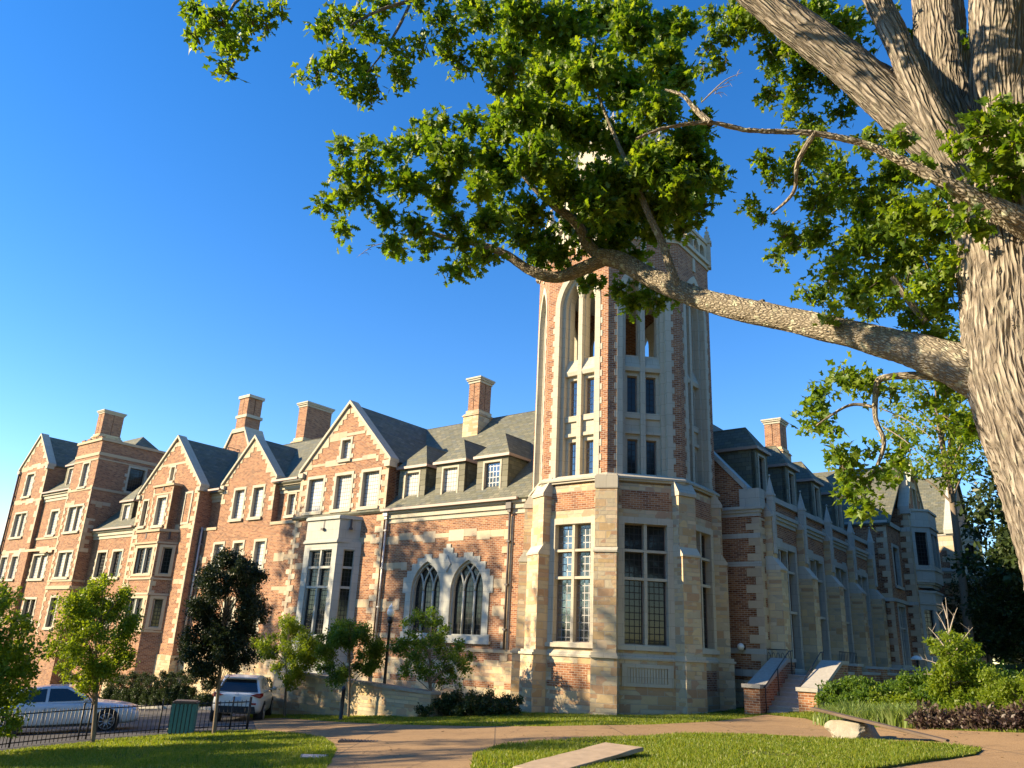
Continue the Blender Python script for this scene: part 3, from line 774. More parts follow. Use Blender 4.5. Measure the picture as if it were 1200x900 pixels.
    orl = MB(); fx0, fx1, wx0, wx1, fy, wy = -18.42, -15.75, -19.25, -14.95, -2.1, -1.15
    def canted(mb, f0, f1, w0, w1, y0, y1, z0, z1, e=0.):
        pts = [(w0 - e, y1, z0), (f0 - e * .5, y0 - e, z0), (f1 + e * .5, y0 - e, z0), (w1 + e, y1, z0)]; mb.extr(pts, (0, 0, z1 - z0))
    def canted_planes(f0, f1, w0, w1, y0, y1):
        Lr = math.hypot(w1 - f1, y1 - y0); Ll = math.hypot(f0 - w0, y1 - y0)
        return Pl(f1, y0, math.atan2(y1 - y0, w1 - f1)), Lr, Pl(w0, y1, math.atan2(y0 - y1, f0 - w0)), Ll
    plr, Lr, pll, Ll = canted_planes(fx0, fx1, wx0, wx1, fy, wy); plf = Pl(0, fy, 0)
    canted(orl, fx0, fx1, wx0, wx1, fy, wy + .3, G, 1.55); canted(orl, fx0, fx1, wx0, wx1, fy, wy + .3, 6.6, 7.75)
    slab(orl, plf, rect(fx0, fx1, 1.55, 6.6), [rect(-17.98, -16.12, 1.85, 6.17)], -.3, 0); slab(orl, plr, rect(0, Lr, 1.55, 6.6), [rect(.36, Lr - .32, 1.85, 6.17)], -.3, 0); slab(orl, pll, rect(0, Ll, 1.55, 6.6), [rect(.32, Ll - .36, 1.85, 6.17)], -.3, 0)
    for z0, z1, e in ((6.52, 6.62, .10), (6.62, 6.70, .05), (7.75, 7.88, .09), (1.45, 1.6, .07), (7.88, 7.94, .04)): canted(orl, fx0, fx1, wx0, wx1, fy, wy + .3, z0, z1, e)
    # merlon slots and little spouts
    oo = orl.build('oriel', M['lime_gray'], par)
    sp = MB()
    for a in (-17.0,): pbox(sp, plf, a - .05, a + .05, 7.3, 7.76, -.02, .012); pbox(sp, plf, a - .1, a + .1, 7.2, 7.3, 0, .14)
    pbox(sp, plr, .55, .65, 7.3, 7.76, -.02, .012); pbox(sp, plr, .5, .7, 7.2, 7.3, 0, .14)
    sp.build('spout', M['pipe_dark'], oo, off=par['_off'])
    def orl_win(plx, a, b, z0, z1, n, trans, ob, pane='pane_dark'):
        f = MB(); slab(f, plx, rect(a - .02, b + .02, z0 - .02, z1 + .02), [rect(a + .05, b - .05, z0 + .05, z1 - .05)], -.26, -.10)
        for i in range(1, n): c = a + (b - a) * i / n; pbox(f, plx, c - .06, c + .06, z0, z1, -.25, -.04)
        for z in trans: pbox(f, plx, a, b, z - .06, z + .06, -.25, -.05)
        f.build('window_frame', M['lime_gray'], ob, off=par['_off'])
        p = MB(); p.add([plx.P(a, z0, -.2), plx.P(b, z0, -.2), plx.P(b, z1, -.2), plx.P(a, z1, -.2)], [(0, 1, 2, 3)]); p.build('pane', M[pane], ob, off=par['_off'])
    orl_win(plf, -17.98, -16.12, 1.85, 6.17, 2, (5.26, 4.25), oo); orl_win(plr, .36, Lr - .32, 1.85, 6.17, 1, (5.26, 4.25), oo); orl_win(pll, .32, Ll - .36, 1.85, 6.17, 1, (5.26, 4.25), oo)
    # --- the range between the great gable and the brick oriel gable, with one small gable
    pl = Pl(0, -1.0, 0)
    wins = [window(pl, -28.9, -27.95, 5.2, 7.05, par, 1), window(pl, -26.78, -25.85, 5.2, 7.05, par, 1, (), 'pane_blind'), window(pl, -24.57, -23.62, 5.2, 7.05, par, 1),
            window(pl, -24.3, -23.35, 1.9, 3.65, par, 1, (), 'pane_dark'), window(pl, -26.8, -25.85, 1.9, 3.65, par, 1, (), 'pane_dark'), window(pl, -29, -28, 1.9, 3.65, par, 1, (), 'pane_dark')]
    slab(W_, pl, rect(-31.2, -20.6, .4, 8.05), wins, -.5, 0); slab(Lo, pl, rect(-31.2, -20.6, G, .42), (), -.5, .05)
    w3 = [window(pl, -27.55, -26.55, 8.58, 10.4, par, 1), window(pl, -25.57, -24.57, 8.58, 10.4, par, 1)]
    ga0, ga1 = -29.0, -23.4
    slab(W_, pl, gable_wall(pl, ga0, ga1, 8.06, 10.93, 13.68), w3, -.5, 0)
    W_.box(ga1 - .2, ga1 - .001, -.95, 3, 8, 10.9); W_.box(ga0 + .001, ga0 + .2, -.95, 3, 8, 10.9)
    rake_stones(Q, pl, ga0 + .05, ga1 - .05, 10.95, 13.62); gable_coping(Cp, pl, ga0, ga1, 10.93, 13.68)
    quoins(Q, pl, ga0, 1, 9.6, 10.9); quoins(Q, pl, ga1, -1, 8.9, 10.9, .03, .2, .42); quoins(Q, pl, -20.75, -1, 1, 8, .03, .2, .45)
    gable_roof(Rf, pl, ga0, ga1, 10.95, 13.68, 8)
    plr2 = Pl(0, -.6, 0)
    slab(W_, plr2, rect(-23.6, -20.6, 7.9, 10.0), [window(plr2, -22.5, -21.85, 8.58, 9.82, par, 1, (), 'pane_pale', .12)], -.4, 0)
    slab(W_, plr2, rect(-31.2, -28.8, 7.9, 10.0), [], -.4, 0)
    band(Bn, pl, -23.38, -20.8, 7.98, 8.16, .06); band(Bn, pl, -31.0, -29.0, 7.98, 8.16, .06)
    cornice(C, plr2, -23.38, -20.7, 9.9, 10.52); cornice(C, plr2, -31.1, -29.02, 9.9, 10.52)
    ragged_band(Bn, pl, -22.6, -20.9, 6.0, 6.2); ragged_band(Bn, pl, -22.4, -20.9, 4.2, 4.4); ragged_band(Bn, pl, -31, -29.6, 6.1, 6.3); ragged_band(Bn, pl, -31, -20.8, .4, .95)
    slope(-38.6, -20.5, 10.5, -.95, 14.5)
    downpipe(par, Pl(0, -1.0, 0), -30.5, .6, 8.2, M['pipe'], False, .075)
    # --- gable with the stacked brick oriels
    pl = Pl(0, -1.6, 0); a0, a1 = -38.5, -30.7; cx = -34.6
    wn = [window(pl, -37.75, -37.15, 8.6, 10.35, par, 1, (), 'pane_dark', .13), window(pl, -34.85, -34.4, 11.55, 12.5, par, 1, (), 'pane_pale', .12)]
    slab(W_, pl, gable_wall(pl, a0, a1, .3, 10.93, 14.6), wn, -.6, 0); slab(Lo, pl, rect(a0, a1, G, .32), (), -.5, .05)
    W_.box(a1 - .25, a1 - .001, -1.5, 3, -1, 10.9); W_.box(a0 + .001, a0 + .25, -1.5, 3, -1, 10.9)
    fr = MB(); slab(fr, pl, rect(-32.45, -31.45, 8.4, 10.6), [rect(-32.28, -31.62, 8.55, 10.45)], -.05, .04); fr.build('blind_panel', M['lime'], par)
    rake_stones(Q, pl, a0 + .05, a1 - .05, 10.95, 14.5); gable_coping(Cp, pl, a0, a1, 10.93, 14.6)
    quoins(Q, pl, a0, 1, 1, 10.9); quoins(Q, pl, a1, -1, 1, 10.9); ragged_band(Bn, pl, -36.6, -32.6, 12.62, 12.78); ragged_band(Bn, pl, a0 + .5, a1 - .4, 8.15, 8.32)
    ragged_band(Bn, pl, -32.0, -31.0, 4.6, 4.9)
    gable_roof(Rf, pl, a0, a1, 10.95, 14.6, 6.5)
    o2 = MB(); f0, f1, w0, w1, fy = -36.1, -33.15, -37.0, -32.2, -2.5
    plf = Pl(0, fy, 0); plr, Lr, pll, Ll = canted_planes(f0, f1, w0, w1, fy, -1.6)
    fw = [(5.2, 6.88), (1.9, 3.65)]
    canted(o2, f0, f1, w0, w1, fy, -1.4, G, 1.75); canted(o2, f0, f1, w0, w1, fy, -1.4, 3.8, 5.02); canted(o2, f0, f1, w0, w1, fy, -1.4, 7.05, 7.9)
    for z0, z1 in ((1.7, 3.85), (5.0, 7.1)):
        a = 1.9 if z0 < 3 else 5.2; b = 3.65 if z0 < 3 else 6.88
        slab(o2, plf, rect(f0, f1, z0, z1), [rect(f0 + .5, f1 - .5, a, b)], -.3, 0); slab(o2, plr, rect(0, Lr, z0, z1), [rect(.38, Lr - .32, a, b)], -.3, 0); slab(o2, pll, rect(0, Ll, z0, z1), [rect(.32, Ll - .38, a, b)], -.3, 0)
    ob = o2.build('brick_oriel', M['brick'], par)
    t2 = MB()
    for z0, z1, e in ((7.9, 8.06, .10), (7.12, 7.24, .09), (4.82, 4.94, .09), (3.86, 3.98, .08), (1.6, 1.72, .08)): canted(t2, f0, f1, w0, w1, fy, -1.4, z0, z1, e)
    for a, b in fw:
        slab(t2, plf, rect(f0 + .22, f1 - .22, a - .15, b + .17), [rect(f0 + .5, f1 - .5, a, b)], -.2, .03); slab(t2, plr, rect(.16, Lr - .12, a - .15, b + .17), [rect(.38, Lr - .32, a, b)], -.2, .03); slab(t2, pll, rect(.12, Ll - .16, a - .15, b + .17), [rect(.32, Ll - .38, a, b)], -.2, .03)
    quoins(t2, plf, f1, -1, 1.8, 7.8, .025, .12, .22); quoins(t2, plf, f0, 1, 1.8, 7.8, .025, .12, .22); quoins(t2, plr, 0, 1, 3.9, 5.0, .025, .12, .3)
    t2.build('oriel_trim', M['quoin'], ob, off=par['_off'])
    for a, b in fw: orl_win(plf, f0 + .5, f1 - .5, a, b, 2, (), ob, 'pane_dark'); orl_win(plr, .38, Lr - .32, a, b, 1, (), ob); orl_win(pll, .32, Ll - .38, a, b, 1, (), ob)
    s3 = MB(); s3.box(-34.9, -34.78, fy - .02, fy + .05, 7.45, 7.9); pbox(s3, plr, .6, .7, 7.4, 7.9, -.05, .02); s3.box(-34.3, -34.2, -2.24, -2.1, 10.75, 11.1); s3.build('spout', M['pipe_dark'], ob, off=par['_off'])
    # upper, square oriel
    o3 = MB(); pu = Pl(0, -2.2, 0); ph = window(pu, -34.75, -33.65, 8.4, 10.25, par, 1, (), 'pane_pale')
    slab(o3, pu, rect(-35.5, -33.0, 8.06, 11.0), [ph], -.4, 0); o3.box(-35.5, -35.3, -2.15, -1.4, 8.06, 11.0); o3.box(-33.2, -33.0, -2.15, -1.4, 8.06, 11.0); o3.box(-35.4, -33.1, -2.1, -1.5, 10.6, 10.95)
    ou = o3.build('upper_oriel', M['brick'], par)
    t3 = MB(); t3.box(-35.6, -32.9, -2.3, -1.5, 11.0, 11.14); quoins(t3, pu, -33.0, -1, 8.1, 10.9, .02, .12, .24); quoins(t3, pu, -35.5, 1, 8.1, 10.9, .02, .12, .24); pbox(t3, pu, -35.52, -32.98, 10.45, 10.55, -.02, .03)
    t3.build('oriel_trim', M['quoin'], ou, off=par['_off'])
    # --- low range with one dormer
    pl = Pl(0, -1.4, 0); wl = [window(pl, -43.45, -42.15, 5.2, 6.98, par, 1, (), 'pane_dark'), window(pl, -41.15, -39.85, 5.2, 6.98, par, 1, (), 'pane_dark'), window(pl, -43.4, -42.2, 1.9, 3.6, par, 1, (), 'pane_dark'), window(pl, -41.15, -39.9, 1.9, 3.6, par, 1, (), 'pane_dark')]
    slab(W_, pl, rect(-44.9, -38.3, G, 8.0), wl, -.5, 0); cornice(C, pl, -44.8, -38.5, 7.95, 8.58); slope(-45, -38.3, 8.6, -1.72, 14.4)
    dormer(par, Pl(0, -1.0, 0), -42.15, -40.4, 8.85, 10.75, 2.2)
    # --- tall flat-topped block
    pl = Pl(0, -2.3, 0); b0, b1 = -48.7, -44.68
    wt = [window(pl, -46.95, -46.0, 12.02, 13.85, par, 1), window(pl, -47.78, -45.55, 8.6, 10.48, par, 2, (), 'pane_pale'), window(pl, -47.78, -45.6, 5.2, 7.0, par, 2, (), 'pane_pale'), window(pl, -47.4, -46.3, 1.6, 3.7, par, 1, (), 'pane_dark')]
    slab(W_, pl, rect(b0, b1, G, 15.5), wt, -.5, 0)
    ps = Pl(b1, 0, math.pi / 2); sw = window(ps, .25, 1.5, 12.0, 13.85, par, 1, (), 'pane_dark')
    slab(W_, ps, rect(-1.85, 3.2, G, 15.5), [sw], -.5, -.001); W_.box(b0, b0 + .3, -1.8, 3, 8, 15.5); W_.box(b0 + .1, b1 - .1, -1.8, 3, 15.0, 15.2)
    for p_, u0, u1 in ((pl, b0, b1), (ps, -2.3, 3.2)):
        band(Bn, p_, u0 - .06, u1 + .06, 15.5, 15.7, .1); band(Bn, p_, u0, u1, 14.35, 14.6, .05); band(Bn, p_, u0, u1, 13.98 if p_ is pl else 14.02, 14.12, .045); band(Bn, p_, u0, u1, 11.68, 11.86, .05); band(Bn, p_, u0, u1, 4.85, 5.0, .06); band(Bn, p_, u0, u1, 4.3, 4.55, .1); ragged_band(Bn, p_, u0 + .1, u0 + 1.6, 10.6, 10.85)
    quoins(Q, pl, b1, -1, 5, 12, .03, .18, .4); quoins(Q, pl, b0, 1, 1, 12, .03, .18, .4); quoins(Q, ps, -2.28, 1, 7.0, 9.5, .03, .25, .6)
    for i in range(4): W_.box(b0 + .35 + i * .95, b0 + .85 + i * .95, -2.28, -2.0, 15.7, 15.9)
    # --- recessed piece with a dormer, then the last gable
    pl = Pl(0, -1.9, 0)
    slab(W_, pl, rect(-54.0, -48.5, G, 11.4), [window(pl, -51.8, -50.55, 8.6, 10.48, par, 1, (), 'pane_pale'), window(pl, -53.2, -50.75, 5.2, 7.0, par, 2, (), 'pane_pale'), window(pl, -53, -51, 1.8, 3.6, par, 2, (), 'pane_dark')], -.5, 0)
    cornice(C, pl, -53.8, -48.6, 11.35, 12.0); band(Bn, pl, -53.8, -48.6, 8.25, 8.42, .06); dormer(par, Pl(0, -1.5, 0), -51.75, -49.95, 12.3, 14.35, 2.2)
    pl = Pl(0, -2.2, 0); a0, a1 = -59.45, -53.8
    slab(W_, pl, gable_wall(pl, a0, a1, G, 14.6, 17.4), [window(pl, -57.6, -56.25, 12.1, 14.0, par, 1), window(pl, -58.1, -55.9, 8.65, 10.6, par, 2), window(pl, -58.8, -57.6, 5.2, 7.0, par, 1), window(pl, -56.6, -55.45, 5.2, 7.0, par, 1), window(pl, -58.2, -56, 1.8, 3.6, par, 2, (), 'pane_dark')], -.5, 0)
    W_.box(a1 - .2, a1 - .001, -2.1, 4, G, 14.5); W_.box(a0 + .001, a0 + .2, -2.1, 6, G, 14.5)
    rake_stones(Q, pl, a0 + .05, a1 - .05, 14.6, 17.35); gable_coping(Cp, pl, a0, a1, 14.6, 17.4); quoins(Q, pl, a1, -1, 8, 14.5, .03, .25, .7, .5)
    ragged_band(Bn, pl, a0 + .3, a1 - .3, 14.5, 14.72); ragged_band(Bn, pl, a0, b0, 7.3, 7.5); ragged_band(Bn, pl, a0, b0 - 5, 11.5, 11.7)
    gable_roof(Rf, pl, a0, a1, 14.62, 17.4, 8)
    downpipe(par, pl, -59.3, 0, 14.2, M['pipe_dark'], False, .09)
    # big hipped roof behind the tall block
    roof_slope(Rf, [(-60, -2.2, 12.0), (-44.9, -2.2, 12.0), (-50.5, 3.6, 17.9), (-60, 3.6, 17.9)]); roof_slope(Rf, [(-44.9, -2.2, 12.0), (-44.9, 9.6, 12.0), (-50.5, 3.6, 17.9)]); roof_slope(Rf, [(-60, 9.6, 12.0), (-60, 3.6, 17.9), (-50.5, 3.6, 17.9), (-44.9, 9.6, 12.0)])
    W_.box(-60, -45, 9.0, 9.4, G, 12); W_.box(-45, -4, 12.2, 12.6, G, 8); W_.box(-45.2, -44.9, -1, 9.2, 5, 12); W_.box(-60, -59.7, -2, 9.2, G, 12)
    chimney(par, -57.0, 3.4, 15.5, 18.5, 21.0, 1.2, 1.9)
    # tall plain stack and the shouldered stack behind the ridges
    c1 = chimney(par, -29.1, 5.5, 12.5, 15.1, 18.0, 1.0, 2.3, 1)
    par2 = MB(); py = 7.0; pp = Pl(0, py, 0)
    slab(par2, pp, [(-42.9, 11), (-39.2, 11), (-39.2, 16.2), (-40.3, 18.0), (-41.9, 18.0), (-42.9, 16.2)], (), -1.6, 0)
    cb = par2.build('shouldered_chimney', M['brick'], par)
    ca = MB()
    for q in ([(-39.1, 16.1), (-40.25, 18.0), (-40.25, 18.3), (-39.0, 16.4)], [(-43.0, 16.1), (-41.95, 18.0), (-41.95, 18.3), (-43.1, 16.4)]): slab(ca, pp, q, (), -1.7, .12)
    pbox(ca, pp, -42.0, -40.2, 17.9, 18.25, -1.7, .12); pbox(ca, pp, -41.9, -40.3, 19.2, 19.45, -1.55, .06); pbox(ca, pp, -41.9, -40.3, 20.95, 21.2, -1.5, .06); ca.build('chimney_cap', M['lime'], cb, off=par['_off'])
    st = MB(); pbox(st, pp, -41.75, -40.45, 18.25, 19.2, -1.45, 0)
    for i in range(2):
        for j in range(2): pbox(st, pp, -41.75 + i * .67, -41.75 + i * .67 + .62, 19.45, 20.95, -1.4 + j * .72, -1.4 + j * .72 + .66)
    st.build('chimney_stack', M['brick'], cb, off=par['_off'])
    ra = MB(); rx, ry, rz = -38.2, 4.5, 14.6                                  # roof-hatch guard rail
    for dx in (0, 1.1):
        for dy in (0, 1.0): ra.tube([(rx - dx, ry + dy, rz - .2), (rx - dx, ry + dy, rz + 1.15)], .03, 5)
    for z in (.6, 1.12):
        for p0, p1 in (((0, 0), (1.1, 0)), ((1.1, 0), (1.1, 1)), ((1.1, 1), (0, 1)), ((0, 1), (0, 0))): ra.tube([(rx - p0[0], ry + p0[1], rz + z), (rx - p1[0], ry + p1[1], rz + z)], .025, 5)
    ra.build('roof_rail', M['black'], par)
    W_.build('brick_wall', M['brick'], par); Lo.build('stone_base', M['ashlar'], par); split_build(Q, 'quoins', M['quoin'], par); split_build(Bn, 'stone_bands', M['quoin'], par)
    split_build(C, 'cornice', M['lime'], par); Rf.build('roof', M['slate'], par); split_build(Cp, 'gable_coping', M['lime'], par)
build_left()

# ================================================================== RIGHT RANGE
hall = bthing('buttressed_hall_wing', 'shaded brick hall wing with pinnacled buttresses and tall windows right of the tower', 'building', (1, 11, -.3))
def build_hall():
    par = hall; G = -1.2; W_ = MB(); Lo = MB(); Q = MB(); Bn = MB(); C = MB(); Rf = MB(); Cp = MB()
    pe = Pl(0, 2.66, 0); pf = Pl(5.0, 0, math.pi / 2); L1 = 20.4
    # end gable
    slab(W_, pe, [(-6.5, .9), (5.0, .9), (5.0, 8.35), (4.45, 8.45), (-1, 14.5), (-6.5, 8.4)], (), -.5, 0); slab(Lo, pe, rect(-6.5, 5.06, G, .92), (), -.5, .06)
    slab(Cp, pe, [(-1, 14.5), (4.6, 8.35), (4.6, 8.62), (-1, 14.78)], (), -.5, .12); slab(Cp, pe, [(-1, 14.5), (-6.6, 8.35), (-6.6, 8.62), (-1, 14.78)], (), -.5, .12); pbox(Cp, pe, 4.25, 5.12, 7.75, 8.5, -.5, .12)
    for z0, z1, d in ((7.35, 7.5, .05), (7.5, 7.62, .12), (7.62, 7.75, .2)): pbox(C, pe, 3.0, 5.0 + d, z0, z1, -.1, d); 
    for z0, z1 in ((6.45, 6.65), (5.3, 5.5), (1.9, 2.1)): band(Bn, pe, 3.2, 5.03, z0, z1, .04); band(Bn, pf, 2.63, 3.3, z0, z1, .03)
    quoins(Q, pe, 5.0, -1, .95, 7.3, .03, .25, .55, .31); quoins(Q, pf, 2.66, 1, .95, 7.3, .03, .25, .55, .31)
    holes = []
    for k in range(4):
        c = 5.45 + 3.9 * k
        holes.append(window(pf, c - 1.3, c + 1.3, 1.4, 6.32, par, 3, (5.4, 3.7), 'pane_dark', sur=.22, teeth=False, stone='lime_gray', name='hall_window', deep=.28))
        ragged_band(Bn, pf, c - 1.5, c + 1.5, 6.42, 6.6); slab(C, pf, rect(c - 1.56, c + 1.56, 7.30, 7.46), (), -.1, .05); slab(C, pf, rect(c - 1.56, c + 1.56, 7.46, 7.6), (), -.1, .13); slab(C, pf, rect(c - 1.56, c + 1.56, 7.6, 7.75), (), -.1, .2)
        dormer(par, Pl(4.2, 0, math.pi / 2), c - .72, c + .72, 8.85, 10.85, 2.4, 'pane_dark', 1.2, .72)
    slab(W_, pf, rect(3.1, L1 + .2, .9, 8.2), holes, -.5, -.001); slab(W_, pf, rect(2.66, 3.11, .9, 8.2), (), -.5, -.002); slab(Lo, pf, rect(2.6, L1, G, .92), (), -.5, .05)
    pbox(Cp, pf, 3.2, L1, 8.2, 8.42, -.45, .12); band(Bn, pf, 2.6, L1, 1.05, 1.3, .12); band(Bn, pe, -6, 5.12, 1.05, 1.3, .12)
    Cp.build('parapet_coping', M['lime_gray'], par)
    for k in range(5):
        v = 3.5 + 3.9 * k; b = MB(); c = MB()
        pbox(b, pf, v - .36, v + .36, G, 5.2, -.1, .62); pbox(b, pf, v - .25, v + .25, 5.2, 7.5, -.1, .30)
        pbox(c, pf, v - .41, v + .41, 1.1, 1.3, 0, .69)
        c.extr([pf.P(v - .375, 5.2, .65), pf.P(v - .375, 5.27, .65), pf.P(v - .375, 5.75, .28), pf.P(v - .375, 5.75, 0), pf.P(v - .375, 5.2, 0)], pf.t * .75)
        c.extr([pf.P(v - .26, 7.4, .34), pf.P(v - .26, 7.5, .34), pf.P(v - .26, 8.0, .06), pf.P(v - .26, 8.0, -.1), pf.P(v - .26, 7.4, -.1)], pf.t * .52)
        bo = b.build('buttress', M['ashlar'], par); c.build('buttress_cap', M['lime_gray'], bo, off=par['_off'])
        p = MB(); w = .14; r0 = .24
        pbox(p, pf, v - w, v + w, 5.9, 8.35, r0 - w, r0 + w); pbox(p, pf, v - w - .03, v + w + .03, 8.3, 8.4, r0 - w - .03, r0 + w + .03)
        o = [pf.P(v + sx * w, 8.4, r0 + sy * w) for sx, sy in ((-1, -1), (1, -1), (1, 1), (-1, 1))] + [pf.P(v, 9.2, r0)]; p.add(o, [(0, 1, 4), (1, 2, 4), (2, 3, 4), (3, 0, 4)]); p.ball(pf.P(v, 9.2, r0), .05, 6)
        p.build('pinnacle', M['lime_gray'], bo, off=par['_off'])
    roof_slope(Rf, [(4.65, 3.0, 8.25), (4.65, 27, 8.25), (-1, 27, 14.5), (-1, 3.0, 14.5)]); roof_slope(Rf, [(-6.6, 3.0, 8.25), (-6.6, 27, 8.25), (-1, 27, 14.5), (-1, 3.0, 14.5)])
    W_.box(-6.6, -6.2, 3, 27, G, 8.2)
    chimney(par, -.9, 22.2, 13.0, 15.0, 17.2, 1.1, 1.3)
    # door at the head of the steps
    W_.build('brick_wall', M['brick'], par); Lo.build('stone_base', M['ashlar'], par); split_build(Q, 'quoins', M['quoin'], par); split_build(Bn, 'stone_bands', M['lime_gray'], par); split_build(C, 'cornice', M['lime_gray'], par); Rf.build('roof', M['slate'], par)
build_hall()

far = bthing('gabled_far_wing', 'far shaded brick wing with stone oriels and sunlit slate roofs beyond the buttressed hall', 'building', (3, 30, 0))
def build_far():
    par = far; G = -1; W_ = MB(); Q = MB(); Bn = MB(); Rf = MB(); Cp = MB()
    p1 = Pl(0, 20.4, 0); pf = Pl(5.85, 0, math.pi / 2)
    slab(W_, p1, rect(-2, 5.85, G, 9.7), (), -.5, 0); quoins(Q, p1, 5.85, -1, 1, 9.6, .03, .2, .5, .32)
    slab(W_, pf, rect(20.4, 24, G, 9.7), [window(pf, 21.4, 22.7, 6.2, 8.4, par, 1, (), 'pane_dark', .18, False, 'lime_gray'), window(pf, 21.3, 22.8, 1.4, 5.0, par, 2, (3.8,), 'pane_dark', .18, False, 'lime_gray')], -.5, -.001)
    for z0, z1 in ((9.55, 9.8), (5.2, 5.4), (1.5, 1.8)): band(Bn, p1, -2, 5.97, z0, z1, .12); band(Bn, pf, 20.3, 24, z0, z1, .12)
    pg = Pl(6.45, 0, math.pi / 2); a0, a1 = 23.6, 28.4; zk, za = 11.1, 14.2
    slab(W_, pg, gable_wall(pg, a0, a1, G, zk, za), [window(pg, 25.6, 26.4, 11.2, 12.6, par, 1, (), 'pane_dark', .15, False, 'lime_gray')], -.5, 0)
    ps = Pl(0, a0, 0); slab(W_, ps, rect(5.3, 6.449, G, 11.0), (), -.4, 0); quoins(Q, ps, 6.44, -1, 1, 11, .03, .25, .5, .32); quoins(Q, pg, a0, 1, 1, 11, .03, .25, .5, .32); W_.box(5, 6.44, a1 - .3, a1, G, 11)
    for z0, z1 in ((9.55, 9.8), (5.2, 5.4)): band(Bn, ps, 5.3, 6.5, z0, z1, .06)
    gable_coping(Cp, pg, a0, a1, zk, za, -.5, .12); rake_stones(Q, pg, a0, a1, zk, za); ragged_band(Bn, pg, a0 + .8, a1 - .8, 12.75, 12.9)
    # cross roof behind the gable, ridge running into the building
    roof_slope(Rf, [(6.1, 26, 14.25), (-6, 26, 14.25), (-6, 20.2, 9.6), (6.1, 20.2, 9.6)]); roof_slope(Rf, [(6.1, 26, 14.25), (-6, 26, 14.25), (-6, 33, 8.6), (6.1, 33, 8.6)])
    def oriel(x0, yc, hw, cant, z0, z1, proj, face):
        o = MB(); f0, f1 = yc - hw + cant, yc + hw - cant
        def ring(za_, zb_, e=0.): o.extr([(x0 - .3, yc - hw - e, za_), (x0, yc - hw - e, za_), (x0 + proj + e, f0 - e * .4, za_), (x0 + proj + e, f1 + e * .4, za_), (x0, yc + hw + e, za_), (x0 - .3, yc + hw + e, za_)], (0, 0, zb_ - za_))
        zw0, zw1 = face
        ring(z0, zw0 - .1); ring(zw1 + .1, z1)
        fr = Pl(x0 + proj, 0, math.pi / 2); s1 = Pl(x0, yc - hw, math.atan2(f0 - (yc - hw), proj)); Ls = math.hypot(proj, cant); s2 = Pl(x0 + proj, f1, math.atan2(cant, -proj))
        slab(o, fr, rect(f0, f1, zw0 - .12, zw1 + .12), [rect(f0 + .25, yc - .06, zw0, zw1), rect(yc + .06, f1 - .25, zw0, zw1)], -.3, 0)
        for s in (s1, s2): slab(o, s, rect(0, Ls, zw0 - .12, zw1 + .12), [rect(.22, Ls - .22, zw0, zw1)], -.3, 0)
        for za_, zb_, e in ((zw1 + .3, zw1 + .42, .08), (z1 - .02, z1 + .12, .08), (zw0 - .3, zw0 - .18, .07), (z0 - .12, z0 + .02, -.1), (z0 - .3, z0 - .1, -.25)): ring(za_, zb_, e)
        ob = o.build('oriel', M['lime_gray'], par)
        p = MB()
        for s, a, b in ((fr, f0 + .2, f1 - .2), (s1, .2, Ls - .2), (s2, .2, Ls - .2)): p.add([s.P(a, zw0, -.18), s.P(b, zw0, -.18), s.P(b, zw1, -.18), s.P(a, zw1, -.18)], [(0, 1, 2, 3)])
        p.build('pane', M['pane_dark'], ob, off=par['_off'])
    oriel(6.45, 25.9, 1.9, .75, 6.6, 10.9, .9, (7.6, 9.6)); oriel(6.45, 25.9, 1.75, .7, 1.0, 6.0, .75, (2.4, 5.0))
    # farthest block
    p3 = Pl(0, 34, 0); p4 = Pl(7.1, 0, math.pi / 2)
    slab(W_, p3, rect(-2, 7.1, G, 10.9), (), -.5, 0); quoins(Q, p3, 7.1, -1, 1, 10.8, .03, .45, 1.0, .36); ragged_band(Bn, p3, 4, 7.1, 9.9, 10.9)
    for z0, z1 in ((10.7, 11), (8.2, 8.45), (6.3, 6.5), (4.2, 4.4)): band(Bn, p3, -2, 7.2, z0, z1, .08); band(Bn, p4, 34, 44, z0, z1, .08)
    slab(W_, p4, rect(34, 44, G, 10.9), [window(p4, 34.8, 36, 7, 9, par, 1, (), 'pane_dark', .18, False, 'lime_gray')], -.5, -.001)
    roof_slope(Rf, [(7.3, 38.2, 15.8), (-6, 38.2, 15.8), (-6, 33.8, 10.9), (7.3, 33.8, 10.9)]); roof_slope(Rf, [(7.3, 38.2, 15.8), (-6, 38.2, 15.8), (-6, 43, 10.9), (7.3, 43, 10.9)])
    slab(W_, p4, [(34, 10.8), (43, 10.8), (38.2, 15.7)], (), -.5, -.002); slab(Cp, p4, [(33.8, 10.8), (38.2, 15.75), (38.2, 16.0), (33.8, 11.1)], (), -.5, .1)
    oriel(7.1, 38.6, 1.6, .6, 7.5, 11.6, 1.0, (8.4, 10.4)); oriel(7.1, 42.3, 1.5, .6, 5.6, 9.2, 1.2, (6.4, 8.2))
    W_.box(-6, -5.6, 20, 44, G, 9)
    W_.build('brick_wall', M['brick'], par); split_build(Q, 'quoins', M['quoin'], par); split_build(Bn, 'stone_bands', M['lime_gray'], par); Rf.build('roof', M['slate'], par); split_build(Cp, 'gable_coping', M['lime_gray'], par)
build_far()

